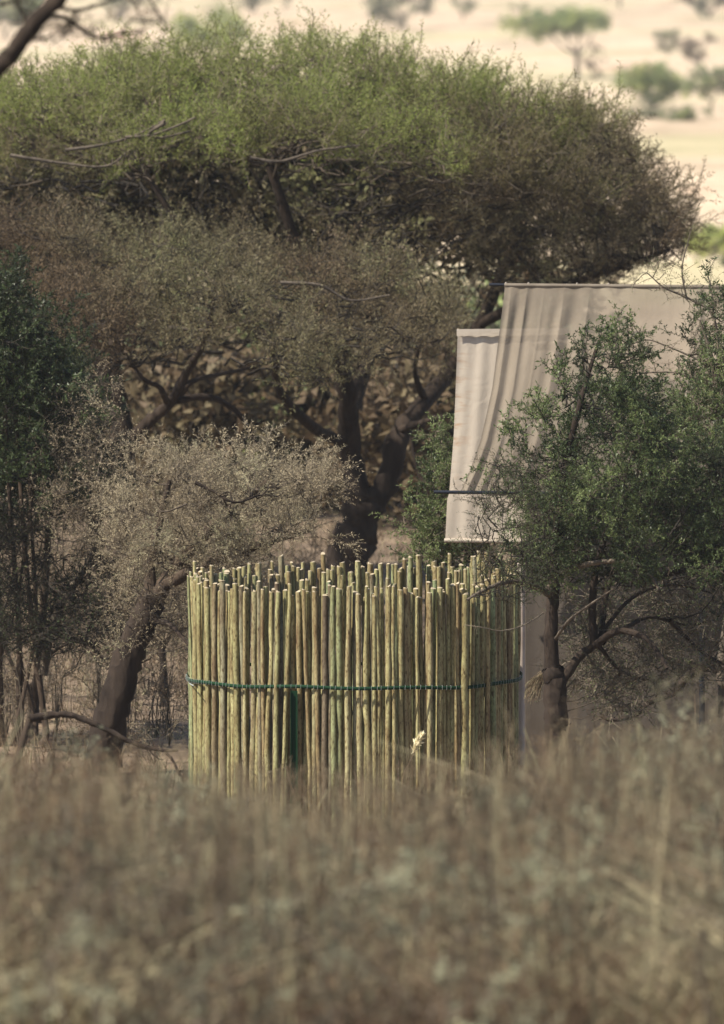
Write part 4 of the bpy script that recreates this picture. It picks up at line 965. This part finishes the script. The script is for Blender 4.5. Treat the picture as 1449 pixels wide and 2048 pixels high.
# dry twiggy scrub and small grey-green herbs among the grass, in clumps
def scrub(y0, y1, nc, nper, cr, sc, tint, name, mats, kind, hmul=1.0, tv=.2):
    y = y0 + (y1 - y0) * rng.random(nc) ** .8; half = y * .0308 + 1.0; x = (rng.random(nc) * 2 - 1) * half
    h, px = envelope(np.column_stack([x, y]))
    zc = gz(x, y) + h * (.25 + .8 * rng.random(nc)) * hmul
    c = np.column_stack([x, y, zc]); ct = np.clip(tint - .1 + .22 * np.sin(x * 2.2 - y * .35) * np.sin(x * .9 + y * .21 + 1) + rng.normal(0, tv, nc), 0, 1)
    n = nc * nper; ci = np.repeat(np.arange(nc), nper)
    d = nrm(rng.normal(0, 1, (n, 3))); root = c[ci] + d * cr * rng.random((n, 1)) ** .5 * np.array([1.2, 1.2, .8])
    g = np.column_stack([x + rng.normal(0, .1, nc), y + rng.normal(0, .1, nc), gz(x, y)])
    mb = MB(); mb.tubes(bezier3(g, (g + c) / 2 + rng.normal(0, .05, (nc, 3)), c, 5), np.linspace(.009, .005, 5)[None] * np.ones((nc, 1)), 4, 0, .4)
    mb.strips(bezier3(c[ci], (c[ci] + root) / 2 + rng.normal(0, .02, (n, 3)), root, 3), np.linspace(.004, .003, 3)[None] * np.ones((n, 1)), 0, .4)
    dd = d + np.array([.25, 0, .15]) + rng.normal(0, .4, (n, 3))
    add_sprays(mb, kind, root, dd, sc * (.6 + .8 * rng.random(n)), np.clip(ct[ci] + rng.normal(0, .08, n), 0, 1))
    mb.build(name, mats, kind='stuff')
G_ = [M['twig_grey'], M['grass']]
# thin stalks standing tall out of the near scrub
n_ = 5400; y_ = 46 + 42 * rng.random(n_) ** 1.2; x_ = (rng.random(n_) * 2 - 1) * (y_ * .0308 + .6)
cl_ = np.sin(x_ * 2.7 + y_ * .8) + .6 * np.sin(x_ * 6.1 - y_ * 1.7); k_ = rng.random(n_) < .25 + .4 * np.clip(cl_, 0, 1.5); x_, y_ = x_[k_], y_[k_]; n_ = len(x_)
px_ = 724.5 + x_ / y_ * F; tp_ = np.interp(px_, [0, 300, 420, 750, 950, 1150, 1449], [1500, 1520, 1530, 1540, 1500, 1450, 1440]) + np.abs(rng.normal(0, 130, n_))
g_ = np.column_stack([x_, y_, gz(x_, y_)]); t_ = np.column_stack([x_ + rng.normal(0, .16, n_), y_, CZ - y_ * (tp_ + 450) / F]); ok_ = t_[:, 2] > g_[:, 2] + .2; g_, t_ = g_[ok_], t_[ok_]; n_ = len(g_)
mb = MB(); mb.strips(bezier3(g_, (g_ + t_) / 2 + rng.normal(0, .07, (n_, 3)), t_, 5), np.linspace(.006, .003, 5)[None] * np.ones((n_, 1)), 0, rng.random(n_))
q_ = rng.integers(0, n_, int(n_ * 1.8)); f_ = .55 + .45 * rng.random((len(q_), 1)); add_sprays(mb, 'dry', g_[q_] + (t_[q_] - g_[q_]) * f_, rng.normal(0, .5, (len(q_), 3)) + np.array([0, 0, .8]), .08 + .14 * rng.random(len(q_)), rng.random(len(q_)) * .7)
mb.build('dry_stalks', [M['grass'], M['grass']], kind='stuff')
scrub(42, 62, 120, 8, .13, .24, .7, 'dry_undergrowth', [M['twig_grey'], M['herb']], 'shrub', .9, .3)
scrub(40, 90, 310, 8, .15, .26, .55, 'dry_undergrowth', G_, 'dry', 1.0, .35)
scrub(42, 85, 140, 8, .15, .24, .45, 'dry_undergrowth', [M['twig_grey'], M['herb']], 'acacia', 1.0, .3)
# a few dark reddish stems standing in the blurred scrub
def stem_clump(px0, px1, py0, Y, n, label):
    b = W((px0 + px1) / 2, 1900, Y); b[2] = gz(b[0], Y)
    t = Plant('dry_stem_clump', b, label, 'dry plant')
    mb = MB()
    xs = rng.uniform(px0, px1, n); tops = np.array([W(q, py0 + rng.uniform(-20, 90), Y + rng.normal(0, .12)) for q in xs]); g = np.column_stack([tops[:, 0] * .6 + b[0] * .4, np.full(n, Y), np.full(n, b[2])])
    mb.tubes(bezier3(g, (g + tops) / 2 + rng.normal(0, .03, (n, 3)), tops, 6), np.linspace(.006, .0025, 6)[None] * np.ones((n, 1)), 4, 0, .3)
    mb.build('stem', M['red_stem'], t.root)
    k = n * 4; ci = rng.integers(0, n, k); f = rng.random((k, 1)) * .6 + .4; root = g[ci] + (tops[ci] - g[ci]) * f
    mb = MB(); add_sprays(mb, 'dry', root, rng.normal(0, .5, (k, 3)) + np.array([0, 0, .6]), .09 + .1 * rng.random(k), rng.random(k) * .3); mb.build('foliage', [M['red_stem'], M['red_leaf']], t.root)
stem_clump(1000, 1060, 1650, 54, 26, 'dark red brown stem clump, upright in the blurred scrub right of centre')
stem_clump(60, 230, 1620, 56, 30, 'broad rusty brown stem clump in the blurred scrub at the lower left')

def scrub_bush(px, top, wpx, Y, kind, mats, tint, label):
    b = W(px, 1900, Y); b[2] = gz(b[0], Y); k = Y / F
    t = Plant('scrub_bush', b, label, 'bush', 'dry bushes standing out of the blurred scrub')
    for i in range(3): t.limb('stem', [b, W(px + (i - 1) * wpx * .2, top + 200, Y), W(px + (i - 1) * wpx * .4, top + 90, Y)], .012, .004, M['bark_brown'], 5)
    def cl(x):
        py = top + 30 + 330 * random.random() ** .8 + 120 * abs((x - px) / wpx)
        return W(x, py, Y + random.uniform(-.4, .4))
    t.crown(kind, scatter(26, px - wpx * .5, px + wpx * .5, cl), .13, 8, .26, mats, (tint, .25), up=.35, flat=.9, rb=.009)
GG = [M['twig_grey'], M['grass']]; GH = [M['twig_grey'], M['herb']]
scrub_bush(120, 1490, 300, 57, 'dry', [M['twig_grey'], M['red_leaf']], .6, 'rusty blurred bush before the thick leaning trunk at the left')
scrub_bush(330, 1600, 200, 62, 'acacia', GH, .6, 'grey green blurred bush just left of the foot of the poles')
scrub_bush(600, 1660, 260, 60, 'dry', GG, .8, 'straw coloured blurred bush before the left half of the poles')
scrub_bush(900, 1590, 260, 60, 'dry', GG, .2, 'dark brown blurred bush before the right part of the poles')
scrub_bush(1130, 1500, 240, 58, 'dry', GG, .45, 'brown blurred bush before the foot of the knotted trunk')
scrub_bush(1350, 1450, 300, 60, 'acacia', GH, .85, 'pale green blurred bush at the right edge, tallest of the scrub')
scrub_bush(1240, 1650, 260, 52, 'shrub', GH, .95, 'pale leafy blurred bush low at the right, below the tallest one')
scrub_bush(480, 1700, 260, 51, 'shrub', GH, .8, 'sage grey blurred bush low in the scrub, left of centre')
def far_scrub():
    n = 270; y = rng.uniform(105, 136, n); x = np.where(rng.random(n) < .7, rng.uniform(-4.4, -1.2, n), rng.uniform(-4.4, 4.4, n)); k = np.hypot(x, y - 100) > 3; x, y = x[k], y[k]; n = len(x)
    c = np.column_stack([x, y, gz(x, y) + .10 + .55 * rng.random(n) ** 1.5]); m = n * 7; ci = np.repeat(np.arange(n), 7); d = nrm(rng.normal(0, 1, (m, 3)) + np.array([0, 0, .6])); root = c[ci] + d * .15 * rng.random((m, 1))
    g = c.copy(); g[:, 2] = gz(x, y)
    mb = MB(); mb.strips(bezier3(g[ci], (g[ci] + root) / 2 + rng.normal(0, .04, (m, 3)), root, 4), np.linspace(.006, .003, 4)[None] * np.ones((m, 1)), 0, .3)
    add_sprays(mb, 'dry', root, d, .28 * (.6 + .8 * rng.random(m)), np.clip(rng.normal(.35, .2, n)[ci], 0, 1))
    mb.build('dry_undergrowth', [M['twig_grey'], M['grass']], kind='stuff')
far_scrub()
